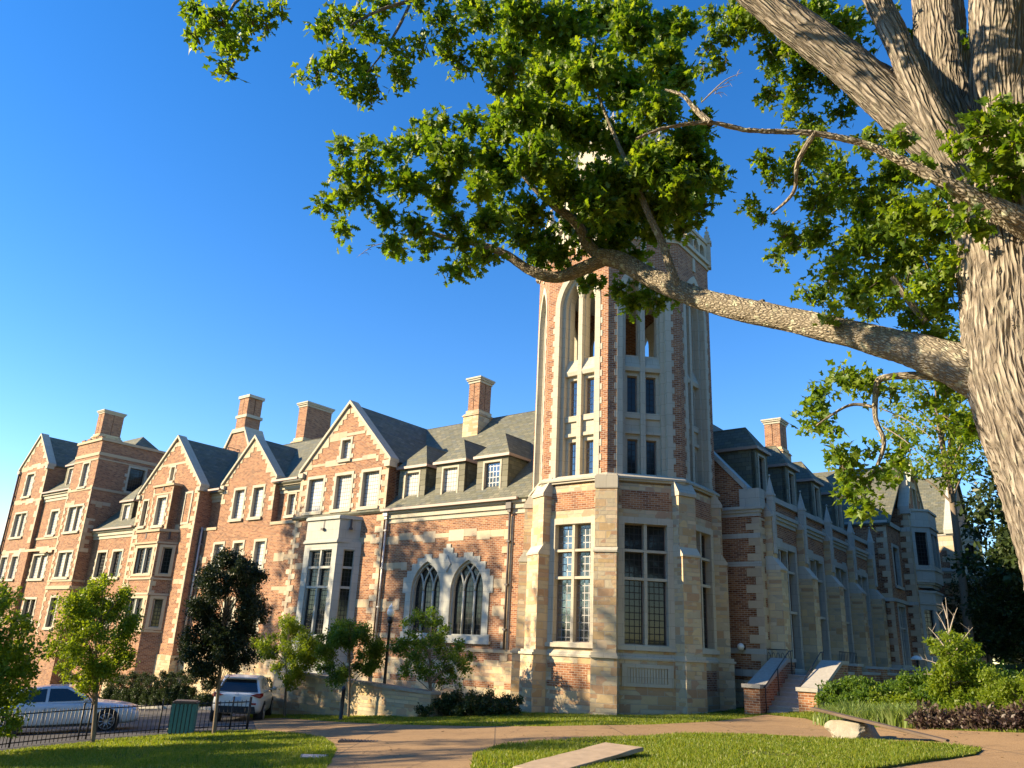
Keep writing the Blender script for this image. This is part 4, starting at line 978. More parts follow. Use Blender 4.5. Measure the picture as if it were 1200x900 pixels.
# ================================================================== GROUND
def inpoly(px, py, poly):
    """vectorised point in polygon"""
    px = np.asarray(px); py = np.asarray(py); ins = np.zeros(px.shape, bool); n = len(poly)
    for i in range(n):
        x0, y0 = poly[i]; x1, y1 = poly[(i + 1) % n]
        c = ((y0 > py) != (y1 > py)) & (px < (x1 - x0) * (py - y0) / (y1 - y0 + 1e-12) + x0); ins ^= c
    return ins
def gpoly(pts): return [tuple(gpt(*p)[:2]) for p in pts]
PATH = gpoly([(296, 843), (330, 842), (400, 847), (470, 850), (560, 852), (640, 852), (760, 850), (840, 846), (880, 841), (897, 838), (945, 843), (962, 849), (1010, 852), (1060, 854), (1120, 857), (1200, 860), (1420, 870)]) + [(14., 6.), (9., 0.), (1., -6.), (-1.2, 6.)] + gpoly([(352, 940), (377, 910), (388, 893), (394, 880), (391, 872), (378, 865), (345, 860), (300, 856)])
LAWN_R = gpoly([(551, 905), (555, 889), (580, 879), (620, 874), (700, 868), (800, 864), (880, 864), (960, 868), (1060, 873), (1120, 877), (1151, 881), (1143, 887), (1090, 894), (1040, 902), (960, 915), (800, 940), (700, 950), (610, 935)])
ROAD = gpoly([(-150, 842), (0, 835), (130, 831), (220, 831), (285, 835), (297, 843), (300, 856), (285, 856.5), (185, 862), (100, 870), (10, 880), (-60, 888), (-200, 905)])
WALK = gpoly([(-150, 836), (0, 829), (130, 826), (230, 826), (292, 832), (297, 838), (285, 834.6), (220, 830.4), (130, 830.4), (0, 834.4), (-150, 841)])
def ground_sheet():
    xs = np.concatenate([[-1500, -700, -300, -150, -90, -60], np.arange(-45, 46, 1.), [60, 90, 150, 300, 700, 1500]])
    ys = np.concatenate([[-1500, -600, -200, -80, -30], np.arange(-6, 66, 1.), [80, 120, 200, 400, 800, 1600]])
    vs = [(x, y, H(x, y)) for y in ys for x in xs]; nx = len(xs)
    fs = [(j * nx + i, j * nx + i + 1, (j + 1) * nx + i + 1, (j + 1) * nx + i) for j in range(len(ys) - 1) for i in range(nx - 1)]
    mb = MB(); mb.add(vs, fs, 0, True); tag(mb.build('ground', M['ground']), kind='structure')
ground_sheet()
def drape(name, poly, mtl, lift, skirt=0.):
    bm = bmesh.new(); f = bm.faces.new([bm.verts.new((x, y, 0)) for x, y in poly])
    if f.normal.z < 0: bmesh.ops.reverse_faces(bm, faces=[f])
    bmesh.ops.triangulate(bm, faces=bm.faces[:])
    xs = [p[0] for p in poly]; ys = [p[1] for p in poly]
    for ax, lo, hi in ((0, min(xs), max(xs)), (1, min(ys), max(ys))):
        for c in np.arange(math.ceil(lo), hi, 1.):
            co = (c, 0, 0) if ax == 0 else (0, c, 0); no = (1, 0, 0) if ax == 0 else (0, 1, 0)
            bmesh.ops.bisect_plane(bm, geom=bm.verts[:] + bm.edges[:] + bm.faces[:], plane_co=co, plane_no=no)
    edge = [e for e in bm.edges if e.is_boundary]
    if skirt:
        r = bmesh.ops.extrude_edge_only(bm, edges=edge); new = set(v for v in r['geom'] if isinstance(v, bmesh.types.BMVert))
    else: new = set()
    for v in bm.verts: v.co.z = H(v.co.x, v.co.y) + (lift - skirt if v in new else lift)
    bmesh.ops.recalc_face_normals(bm, faces=bm.faces[:])
    me = bpy.data.meshes.new(name); bm.to_mesh(me); bm.free(); me.materials.append(mtl)
    if me.polygons[0].normal.z < 0: me.flip_normals()
    o = bpy.data.objects.new(name, me); COL.objects.link(o); tag(o, kind='structure'); return o
drape('path', PATH, M['paving'], .02); drape('road', ROAD, M['asphalt'], .015); drape('pavement', WALK, M['concrete'], .12, .2)
drape('lawn', LAWN_R, M['ground'], .055, .08)

# ------------------------------------------------------------------ leaf, blade and limb builders
def mesh_np(name, verts, faces_n, idx, mtl, parent=None, smooth=False, off=None):
    me = bpy.data.meshes.new(name); nv = len(verts); nf = len(idx) // faces_n
    if off is not None: verts = verts - np.array(off)
    me.vertices.add(nv); me.vertices.foreach_set('co', verts.astype('f').ravel())
    me.loops.add(len(idx)); me.loops.foreach_set('vertex_index', idx.astype('i'))
    me.polygons.add(nf); me.polygons.foreach_set('loop_start', np.arange(0, len(idx), faces_n, dtype='i'))
    me.polygons.foreach_set('loop_total', np.full(nf, faces_n, 'i'))
    me.materials.append(mtl); me.update(calc_edges=True); me.validate()
    o = bpy.data.objects.new(name, me); COL.objects.link(o)
    if parent is not None: o.parent = parent
    return o
def lobed():
    half = [(0, 0), (.12, .04), (.20, .20), (.30, .10), (.44, .40), (.52, .14), (.70, .34), (.76, .12), (.90, .15), (1, 0)]
    pts = half + [(x, -y) for x, y in reversed(half[1:-1])]
    c = (.5, 0); v = np.array([(c[0], 0, .03)] + [(x, y, -.22 * abs(y)) for x, y in pts]); n = len(pts)
    f = np.array([(0, 1 + (i + 1) % n, 1 + i) for i in range(n)]); return v, f
def lobed_lo():
    pts = [(0, 0), (.22, .20), (.32, .09), (.52, .38), (.66, .13), (1, 0), (.66, -.13), (.52, -.38), (.32, -.09), (.22, -.20)]
    v = np.array([(.45, 0, .03)] + [(x, y, -.22 * abs(y)) for x, y in pts]); n = len(pts)
    return v, np.array([(0, 1 + (i + 1) % n, 1 + i) for i in range(n)])
def simple_leaf():
    v = np.array([(0, 0, 0), (.45, .27, -.06), (1, 0, -.02), (.45, -.27, -.06)]); return v, np.array([(0, 2, 1), (0, 3, 2)])
def unit(a): return a / (np.linalg.norm(a, axis=-1, keepdims=True) + 1e-9)
def leaves(name, base, dirs, size, tmpl, mtl, parent=None, up=.7, off=None):
    """one leaf per base point, pointing along dirs, faces mostly upward"""
    V, Fc = tmpl; n = len(base); X = unit(dirs)
    nz = rng.normal(size=(n, 3)) * .55 + np.array([0, 0, up]); Y = unit(np.cross(nz, X)); Z = np.cross(X, Y)
    Rm = np.stack([X, Y, Z], 2)
    vv = np.einsum('nij,kj->nki', Rm, V) * size[:, None, None] + base[:, None, :]
    k = len(V); idx = (Fc[None] + (np.arange(n) * k)[:, None, None]).ravel()
    return mesh_np(name, vv.reshape(-1, 3), 3, idx, mtl, parent, off=off)
def cluster(blobs, per_area, leaf, twig_leaves=7, shell=.55, squash=.85, keep=None):
    """leaf bases and directions for a list of (centre, radius) clumps made of small sprays"""
    B = []; D = []
    for c, r in blobs:
        nt_ = max(2, int(per_area * r * r / twig_leaves))
        d = unit(rng.normal(size=(nt_, 3))); rad = r * (shell + (1 - shell) * rng.random(nt_)) * (rng.random(nt_) ** .35)
        tip = np.array(c) + d * rad[:, None] * np.array([1, 1, squash])
        ax = unit(d + rng.normal(size=(nt_, 3)) * .6 + np.array([0, 0, -.15]))
        for j in range(twig_leaves):
            q = unit(ax * .45 + rng.normal(size=(nt_, 3)) * .75 + np.array([0, 0, -.18]))
            B.append(tip + ax * leaf * rng.uniform(-1.0, .5, (nt_, 1)) + rng.normal(size=(nt_, 3)) * leaf * .42); D.append(q)
    return np.concatenate(B), np.concatenate(D)

class Limbs:
    def __init__(s): s.v = []; s.f = []; s.uv = []
    def add(s, pts, rad, n=10, step=None, disp=0., freq=5., seed=0., lump=0., fz=.32):
        P = [Vector(p) for p in pts]
        # smooth the path
        q = []; rr = []; sub = step or 5
        for i in range(len(P) - 1):
            p0 = P[max(i - 1, 0)]; p1 = P[i]; p2 = P[i + 1]; p3 = P[min(i + 2, len(P) - 1)]
            for k in range(sub):
                t = k / sub
                q.append(.5 * ((2 * p1) + (p2 - p0) * t + (2 * p0 - 5 * p1 + 4 * p2 - p3) * t * t + (3 * p1 - p0 - 3 * p2 + p3) * t ** 3)); rr.append(rad[i] * (1 - t) + rad[i + 1] * t)
        q.append(P[-1]); rr.append(rad[-1])
        prev = None; o = len(s.v); Ln = 0.
        for i, p in enumerate(q):
            t = (q[min(i + 1, len(q) - 1)] - q[max(i - 1, 0)]).normalized()
            if prev is None: a = t.cross(Vector((.2, 1, .1))).normalized()
            else: a = (prev - t * prev.dot(t)).normalized()
            prev = a; b = t.cross(a)
            if i: Ln += (p - q[i - 1]).length
            for k in range(n + 1):
                th = 2 * math.pi * k / n; r = rr[i]; d = (a * math.cos(th) + b * math.sin(th))
                w = p + d * r
                if lump: r *= 1 + lump * noise.noise(w * 2.2 + Vector((seed, 0, 0)))
                if disp:
                    kk = k % n; ca = math.cos(2 * math.pi * kk / n) * rr[i]; sa = math.sin(2 * math.pi * kk / n) * rr[i]
                    wv = Vector((ca * freq * 2.1, sa * freq * 2.1, Ln * freq * fz + seed)); wv += noise.noise_vector(wv * .5) * .8
                    n1 = noise.noise(wv); n2 = noise.noise(wv * 2.3)
                    r += disp * (1 - 2.6 * abs(n1) ** .8 * 1.0) + disp * .45 * (1 - 2.5 * abs(n2))
                s.v.append(p + d * r); s.uv.append((th * max(rr[i], .02), Ln))
        m_ = n + 1
        for i in range(len(q) - 1):
            for k in range(n): s.f.append((o + i * m_ + k, o + i * m_ + k + 1, o + (i + 1) * m_ + k + 1, o + (i + 1) * m_ + k))
        return q
    def build(s, name, mtl, parent=None, off=None):
        me = bpy.data.meshes.new(name); vs = s.v if off is None else [(v[0] - off[0], v[1] - off[1], v[2] - off[2]) for v in s.v]
        me.from_pydata(vs, [], s.f); lay = me.uv_layers.new(name='UVMap')
        vi = np.empty(len(me.loops), 'i'); me.loops.foreach_get('vertex_index', vi); lay.data.foreach_set('uv', np.array(s.uv, 'f')[vi].ravel())
        me.polygons.foreach_set('use_smooth', [True] * len(me.polygons)); me.materials.append(mtl); me.update()
        o = bpy.data.objects.new(name, me); COL.objects.link(o)
        if parent is not None: o.parent = parent
        return o

DENS = 26.
LOB = lobed(); LOBL = lobed_lo(); SIM = simple_leaf()

# ------------------------------------------------------------------ grass
BEDS = []   # planted areas the turf leaves out
def grass():
    n = 900000; d = 7 + 33 * rng.random(n) ** 1.15; a = rng.uniform(-.66, .66, n); x = d * np.sin(a); y = d * np.cos(a)
    keep = ~(inpoly(x, y, PATH) | inpoly(x, y, ROAD) | inpoly(x, y, WALK)) | inpoly(x, y, LAWN_R)
    li = np.array([(p[0], p[1]) for p in [BM.inverted() @ Vector((0, 0, 0))]])
    bx = (x - ORG.x) * math.cos(-BROT) - (y - ORG.y) * math.sin(-BROT); by = (x - ORG.x) * math.sin(-BROT) + (y - ORG.y) * math.cos(-BROT)
    keep &= ~((by > -1.0) & (bx < 0)) & ~((bx * bx + by * by) < 17.5) & ~((by > 2.) & (bx < 6)) & ~((bx > 5.4) & (bx < 8) & (by > -.9))
    for b in BEDS: keep &= ~inpoly(x, y, b)
    pt = np.sin(x * 1.31 + 2 * np.sin(y * .53)) + np.sin(y * 1.73 + 1.7 * np.sin(x * .77)) + .7 * np.sin(x * 3.9 + y * 2.7)      # thin, worn places
    keep &= ~((pt > 1.35) & (rng.random(len(x)) < .72))
    x = x[keep]; y = y[keep]; n = len(x)
    isl = inpoly(x, y, LAWN_R)
    z = np.array([H(u, v) for u, v in zip(x, y)]) + np.where(isl, .05, -.005)
    h = rng.uniform(.035, .085, n) * (1 + .35 * np.sin(x * 1.7 + y * .9) * np.sin(y * 1.3)); w = rng.uniform(.006, .012, n) * (1 + np.hypot(x, y) / 28); th = rng.uniform(0, 6.283, n); ln = rng.normal(size=(n, 2)) * .03
    dx = np.cos(th) * w; dy = np.sin(th) * w
    V = np.stack([np.stack([x - dx, y - dy, z], 1), np.stack([x + dx, y + dy, z], 1), np.stack([x + ln[:, 0], y + ln[:, 1], z + h], 1)], 1)
    o = mesh_np('grass', V.reshape(-1, 3), 3, np.arange(3 * n), M['blade']); tag(o, 'short mown grass of the sunlit lawns beside the path', 'grass', kind='stuff')

# ================================================================== THE GREAT TREE
def great_tree():
    D0 = 9.0
    base = atd(1312, 900, D0); bx, by = base.x + .25, base.y; base = Vector((bx, by, H(bx, by)))
    t = thing('shade_tree', 'huge tree with furrowed bark and a long lichen-spotted branch reaching across the tower', 'tree', base)
    off = tuple(base)
    A = lambda px, py, d=D0: atd(px, py, d)
    tr = Limbs()
    tp = [base + Vector((.05, 0, -.3)), base + Vector((0, 0, .15)), base + Vector((-.02, 0, .7)), A(1316, 700), A(1273, 560), A(1234, 440), A(1214, 330), A(1192, 235), A(1168, 165)]
    q = tr.add(tp, [1.35, 1.08, .84, .70, .70, .74, .68, .64, .46], 430, 42, .025, 13., 3., fz=.15)
    tr.build('trunk', M['bark_oak'], t, off)
    # the big knot where a limb was cut
    kn = Limbs(); k0 = A(1180, 488, D0 - .36); ax_ = (Vector(CAM) - k0).normalized() + Vector((-.35, 0, 0)); ax_.normalize()
    kn.add([k0 - ax_ * .2, k0 - ax_ * .02, k0 + ax_ * .03, k0 + ax_ * .035], [.15, .125, .085, .001], 28, 5, .006, 14); kn.build('knot', M['bark_limb'], t, off)
    spec = [  # px, py, radius list, distance list
        ([(1240, 470), (1150, 438), (1110, 424), (1060, 408), (1000, 392), (940, 378), (880, 365), (820, 350), (768, 328), (728, 306), (702, 300)], [0.340, 0.303, 0.240, 0.205, 0.180, 0.171, 0.172, 0.160, 0.160, 0.152, 0.133], [9.00, 8.95, 9.00, 9.20, 9.50, 9.85, 10.20, 10.60, 10.95, 11.20, 11.30]),
        ([(712, 302), (682, 315), (652, 325), (622, 317), (592, 298), (560, 286), (525, 279), (490, 268)], [0.113, 0.105, 0.090, 0.076, 0.062, 0.050, 0.036, 0.020], [11.30, 11.35, 11.40, 11.40, 11.40, 11.40, 11.40, 11.40]),
        ([(704, 302), (688, 285), (676, 262), (652, 243), (630, 225), (600, 190)], [0.100, 0.092, 0.078, 0.064, 0.044, 0.025], [11.30, 11.30, 11.20, 11.10, 11.00, 10.90]),
        ([(803, 350), (790, 325), (776, 285), (762, 255), (745, 215), (725, 170), (700, 110)], [0.069, 0.063, 0.060, 0.052, 0.044, 0.031, 0.019], [10.72, 10.65, 10.60, 10.55, 10.50, 10.50, 10.40]),
        ([(1190, 260), (1120, 185), (1050, 125), (985, 70), (920, 20), (850, -35), (760, -90)], [.42, .33, .27, .255, .24, .21, .16], [9.0, 8.8, 8.7, 8.6, 8.5, 8.4, 8.3]),
        ([(1175, 220), (1120, 140), (1105, 70), (1098, 10), (1090, -80)], [.36, .33, .30, .29, .25], [9.3, 9.5, 9.6, 9.7, 9.8]),
        ([(1200, 230), (1178, 120), (1172, 50), (1168, -20), (1160, -120)], [.40, .34, .30, .28, .24], [9.0, 9.0, 9.0, 9.0, 9.0]),
        ([(1165, 250), (1110, 165), (1078, 105), (1050, 45), (1022, -10), (985, -80)], [.30, .21, .165, .15, .14, .12], [8.8, 8.6, 8.5, 8.45, 8.4, 8.3]),
        ([(1140, 220), (1095, 150), (1060, 118), (1020, 82), (985, 55), (960, 40)], [.3, .26, .23, .16, .13, .11], [9.6, 9.9, 10.1, 10.3, 10.5, 10.6]),
        ([(1260, 300), (1200, 262), (1155, 238), (1105, 213), (1060, 190), (1010, 168), (950, 156), (880, 153), (830, 144), (780, 150), (745, 163)], [.16, .125, .085, .055, .04, .03, .024, .02, .017, .013, .009], [8.6, 8.2, 8.0, 7.8, 7.7, 7.6, 7.5, 7.4, 7.3, 7.2, 7.2]),
        ([(833, 145), (815, 128), (800, 112), (780, 105)], [.04, .03, .02, .01], [7.3, 7.4, 7.4, 7.5]),
        ([(1120, 445), (1075, 440), (1035, 443), (1027, 455), (1026, 490), (1036, 520), (1024, 555), (1010, 590)], [.05, .045, .036, .034, .028, .024, .018, .008], [9.4, 9.6, 9.7, 9.7, 9.7, 9.7, 9.7, 9.7]),
        ([(1028, 478), (1000, 474), (978, 484), (955, 500)], [.022, .018, .014, .007], [9.7, 9.7, 9.6, 9.6]),
        ([(1085, 378), (1065, 352), (1046, 325)], [.04, .04, .03], [9.2, 9.2, 9.2]),
        ([(480, 5), (468, 30), (450, 60), (430, 85)], [.02, .018, .012, .006], [8.2, 8.2, 8.2, 8.2]),
        ([(620, -60), (560, -25), (490, -2), (445, 12), (410, 30)], [.06, .045, .03, .02, .01], [8.3, 8.3, 8.2, 8.2, 8.1]),
        ([(470, -120), (380, -60), (290, -8), (270, 12), (258, 30)], [.05, .035, .02, .012, .006], [8., 8., 8., 8., 8.]),
        ([(925, 25), (905, 15), (890, -20)], [.06, .05, .04], [8.5, 8.7, 9]),
        ([(895, 368), (893, 352)], [.06, .035], [10.1, 10.1]),
        ([(955, 155), (935, 190), (930, 225), (905, 250)], [.03, .025, .018, .01], [7.5, 7.6, 7.8, 8]),
    ]
    for i, (pp, rr, dd) in enumerate(spec):
        L = Limbs(); big = max(rr) > .1
        L.add([A(x, y, d) for (x, y), d in zip(pp, dd)], [q_ * (.9 if i in (0, 4, 7) else 1) for q_ in rr], 110 if big else 10, 24 if big else 6, .0075 if big else .002, 20., i * 7., .10 if big else .06)
        L.build('limb', M['bark_oak'] if max(rr) > .28 and i != 0 else M['bark_limb'], t, off)
    # foliage: clumps measured on the photograph, given their own distance and depth
    def bl(lst, d, sp=.5):
        out = []
        for x, y, r in lst:
            dd = d + random.uniform(-sp, sp); out.append((A(x, y, dd), r / FPX * dd * 1.0))
        return out
    G1 = [(227, 7, 16), (240, 30, 16), (228, 40, 14), (257, 18, 18), (265, 43, 20), (268, 62, 13), (266, 82, 13), (292, 18, 16), (293, 30, 14), (326, 8, 16), (310, 26, 12), (285, 45, 10)]
    G2 = [(380, 33, 18), (367, 83, 14), (400, 60, 20), (420, 107, 17), (440, 100, 16), (467, 83, 17), (413, 18, 20), (433, 40, 18), (460, 55, 16), (392, 18, 14), (387, 72, 16), (447, 8, 20), (422, 80, 17), (475, 60, 10), (405, 90, 12), (432, 112, 12), (470, 92, 12)]
    G3 = [(493, 52, 16), (520, 60, 17), (513, 20, 20), (540, 73, 18), (567, 20, 28), (567, 62, 22), (583, 100, 18), (533, 38, 22), (490, 5, 14), (550, 5, 25), (600, 80, 25), (596, 105, 14), (575, 80, 15)]
    G4 = [(403, 175, 15), (427, 172, 13), (402, 200, 16), (378, 240, 14), (402, 230, 18), (403, 268, 14), (432, 188, 14), (427, 233, 20), (460, 178, 18), (452, 255, 20), (457, 285, 16), (483, 167, 20), (500, 148, 17), (520, 142, 17), (490, 265, 20), (500, 285, 16), (483, 217, 24), (517, 233, 26), (535, 180, 32), (552, 146, 22), (565, 262, 24), (585, 150, 28), (520, 205, 26), (468, 215, 20), (545, 285, 18), (530, 318, 14), (548, 312, 16), (570, 300, 16), (508, 170, 20), (440, 205, 16), (530, 262, 20), (468, 290, 12)]
    G5 = [(610, 20, 45), (660, 30, 48), (640, 90, 50), (610, 130, 42), (690, 80, 48), (740, 40, 45), (730, 100, 45), (780, 70, 38), (680, 150, 48), (630, 185, 45), (590, 205, 36), (730, 165, 45), (770, 130, 36), (580, 255, 28), (620, 250, 34), (660, 215, 42), (710, 215, 40), (760, 190, 38), (800, 165, 30), (790, 215, 30), (825, 205, 26), (812, 240, 26), (840, 212, 16), (770, 245, 26), (730, 262, 28), (690, 262, 24), (640, 282, 24), (655, 300, 18), (690, 330, 15), (725, 340, 14), (745, 352, 16), (768, 352, 16), (790, 345, 12), (610, 278, 20), (800, 30, 22), (795, 95, 22), (745, 300, 16), (755, 325, 14), (715, 290, 16), (820, 160, 18), (800, 265, 16), (700, 20, 40), (570, 185, 26), (600, 60, 30), (560, 220, 20), (640, 140, 40), (670, 260, 22), (630, 300, 16), (700, 240, 40), (740, 232, 40), (780, 200, 36), (800, 235, 30), (762, 268, 28), (720, 280, 26), (690, 283, 22), (812, 190, 28), (820, 140, 20), (770, 95, 36), (650, 60, 45), (740, 20, 45), (780, 30, 30)]
    G6 = [(835, 20, 18), (848, 40, 22), (830, 55, 14), (842, 75, 16), (822, 82, 12), (858, 15, 24), (880, 10, 24), (895, 30, 24), (930, 50, 28), (945, 85, 28), (910, 85, 18), (935, 110, 24), (960, 40, 32), (985, 30, 30), (925, 132, 14), (945, 145, 18), (895, 185, 16), (905, 205, 16), (880, 240, 14), (893, 255, 12), (935, 205, 22), (945, 175, 26), (980, 205, 34), (960, 235, 24), (1015, 240, 36), (1045, 205, 32), (1060, 250, 38), (1010, 285, 34), (960, 275, 26), (930, 285, 16), (910, 300, 10), (1060, 300, 40), (1095, 270, 34), (1040, 330, 32), (980, 320, 26), (950, 345, 18), (1000, 350, 24), (1085, 330, 34), (1105, 350, 22), (1070, 372, 22), (1120, 300, 24), (1095, 395, 18), (970, 372, 12), (1118, 408, 14), (920, 270, 16), (1020, 165, 20), (1000, 25, 20), (1075, 40, 14), (870, 30, 28), (905, 60, 28), (900, 108, 20), (950, 60, 32), (975, 95, 26), (1000, 60, 24), (960, 8, 32), (1040, 20, 18), (925, 20, 26), (985, 130, 20), (1005, 110, 18), (1140, 45, 12)]
    G7 = [(960, 458, 17), (988, 440, 17), (950, 478, 15), (965, 492, 15), (948, 500, 10), (1005, 448, 16), (1022, 450, 16), (1045, 460, 12), (978, 528, 15), (985, 545, 13), (1000, 540, 14), (1005, 565, 16), (1010, 595, 18), (995, 580, 12), (1050, 540, 15), (1058, 520, 12), (1040, 560, 13), (985, 560, 10), (1020, 530, 10), (1055, 555, 10), (975, 505, 10), (1095, 470, 12), (1110, 485, 12), (1120, 500, 12), (1108, 455, 10), (1140, 500, 14)]
    G8 = [(1045, 175, 16), (1075, 195, 18), (1060, 160, 14), (1150, 150, 26), (1175, 130, 20), (1165, 190, 26), (1190, 160, 22), (1150, 220, 20), (1130, 170, 16), (1185, 215, 20), (1100, 232, 18), (1150, 265, 14), (1128, 255, 18)]
    for lst, d, sp, dens, nm in ((G1, 8., .3, 3300, 'a'), (G2, 8.2, .35, 3300, 'b'), (G3, 8.3, .4, 3300, 'c'), (G4, 11.0, .6, 2300, 'd'), (G5, 10.9, .9, 2300, 'e'), (G6, 9.4, .7, 2600, 'f'), (G7, 9.7, .35, 2600, 'g'), (G8, 7.9, .3, 2200, 'h')):
        bs = bl(lst, d, sp)
        if nm == 'f': bs += bl([(x + random.uniform(-1.1, 1.1) * r, y + random.uniform(-.9, .9) * r, r * .8) for x, y, r in lst if 900 < x < 1110 and y > 140], d + .9, .5)
        if nm == 'e': bs = [((A(lst[i][0], lst[i][1], 11.5 + random.uniform(-.1, .5)), r) if lst[i][1] > 252 or i > 55 else (c, r)) for i, (c, r) in enumerate(bs)]
        B, Dv = cluster(bs, dens, .15 if nm in 'de' else .12, 7, .35, .9)
        sz = rng.uniform(.085, .15, len(B)) * {'d': 1.25, 'e': 1.35, 'h': 1.1, 'f': .95}.get(nm, 1.0)
        leaves('foliage', B - np.array(off), Dv, sz, LOB if nm in 'deh' else LOBL, M['leaf_oak'], t, .45)
        tw = Limbs()
        for c, r in bs:                                  # the twigs that carry each clump
            for j in range(3):
                dv = Vector(rng.normal(size=3)); e = Vector(c) + dv.normalized() * r * .9; m0 = Vector(c) + Vector(rng.normal(size=3)) * r * .2
                tw.add([Vector(c) + Vector((.25 * r, .1, -.35 * r)), m0, e], [.011, .008, .003], 5, 2)
        tw.build('twigs', M['bark_limb'], t, off)
    # bare dead twigs
    dt = Limbs()
    for (x0, y0), (x1, y1), d in (((1030, 478), (1095, 515), 9.7), ((1035, 500), (1090, 545), 9.7), ((830, 112), (870, 85), 7.4), ((822, 120), (855, 100), 7.4), ((1010, 90), (1035, 50), 9.8), ((1020, 100), (1060, 75), 9.8), ((450, 285), (420, 300), 11.3), ((480, 292), (445, 296), 11.3)):
        p0, p1 = A(x0, y0, d), A(x1, y1, d); dt.add([p0, (p0 + p1) / 2 + Vector((0, 0, .05)), p1], [.008, .006, .002], 5, 4)
        for j in range(4):
            f = random.uniform(.3, .9); s_ = p0.lerp(p1, f); e = s_ + (p1 - p0).length * .3 * Vector((random.uniform(-.6, 1) * (1 if x1 > x0 else -1), 0, random.uniform(-.8, .8))); dt.add([s_, (s_ + e) / 2 + Vector((0, 0, .02)), e], [.004, .003, .0015], 4, 2)
    dt.build('twigs', M['bark_dead'], t, off)
    # the rest of the crown above and to the right, outside the picture
    oc = []
    for i in range(120):
        a = random.uniform(0, 6.28); rr = random.uniform(1.5, 8.5); c = Vector((base.x + rr * math.cos(a), base.y + rr * math.sin(a), random.uniform(7.5, 15)))
        v = np.array(c) - CAM; w = v @ cF
        if w > .5 and abs(600 + FPX * (v @ cR) / w - 600) < 720 and -120 < 450 - FPX * (v @ cU) / w < 1000: continue
        oc.append((c, random.uniform(.6, 1.2)))
    B, Dv = cluster(oc, 420, .14, 7, .4, .8); leaves('foliage', B - np.array(off), Dv, rng.uniform(.12, .19, len(B)), LOBL, M['leaf_oak'], t)
great_tree()

# ================================================================== SMALLER TREES
def small_tree(name, label, foot, crown, mtl, n_blob, dens, leaf, trunk_r, lean=0., group=None, tmpl=None, bark='bark_thin', irregular=.25, cat='tree', open_=.5, bot=None):
    """foot = ground point; crown = list of (centre, radius xyz) ellipsoids"""
    t = thing(name, label, cat, foot, 0, group); off = tuple(foot); bs = []; L = Limbs()
    c0 = Vector(crown[0][0]); top = c0 + Vector((0, 0, crown[0][1][2] * .7))
    mid = Vector(foot).lerp(top, .45) + Vector((lean, 0, 0))
    L.add([Vector(foot) + Vector((0, 0, -.15)), Vector(foot) + Vector((0, 0, .1)), mid, c0, top], [trunk_r * 1.5, trunk_r * 1.1, trunk_r * .8, trunk_r * .5, trunk_r * .12], 9, 5, 0, 5, 0, .12)
    for c, r in crown:
        for i in range(n_blob):
            d = unit(rng.normal(size=3)); f = rng.uniform(.45, 1.0) ** .6
            p = Vector(c) + Vector((d[0] * r[0] * f, d[1] * r[1] * f, d[2] * r[2] * f)); rad = min(r) * rng.uniform(.20, .20 + irregular)
            bs.append((p, rad))
            hgt = max(.25, min(.95, (p.z - foot[2]) / max(.1, top.z - foot[2]) - .22)); s_ = Vector(foot).lerp(top, hgt) if hgt > .45 else Vector(foot).lerp(mid, hgt / .45)
            if i % 2 == 0: L.add([s_, s_.lerp(p, .55) + Vector((0, 0, .08)), p], [trunk_r * .3, trunk_r * .18, trunk_r * .05], 5, 3)
    L.build('trunk', M[bark], t, off)
    dens = dens * DENS / (100 * leaf * leaf)
    B, Dv = cluster(bs, dens, leaf, 6, open_, .9)
    leaves('crown', B - np.array(off), Dv, rng.uniform(leaf * .7, leaf * 1.3, len(B)), tmpl or SIM, M[mtl], t); return t
def px_r(px, d): return px / FPX * d
def tree_px(name, label, foot_px, crowns, *a, **k):
    """crowns measured as (px, py, half width px, half height px) at the foot's distance"""
    f = gpt(*foot_px); d = math.hypot(f.x, f.y); cr = []
    for x, y, rx, ry in crowns:
        c = atd(x, y, d); cr.append((c, (px_r(rx, d), px_r(rx, d), px_r(ry, d))))
    return small_tree(name, label, f, cr, *a, **k)
grass()

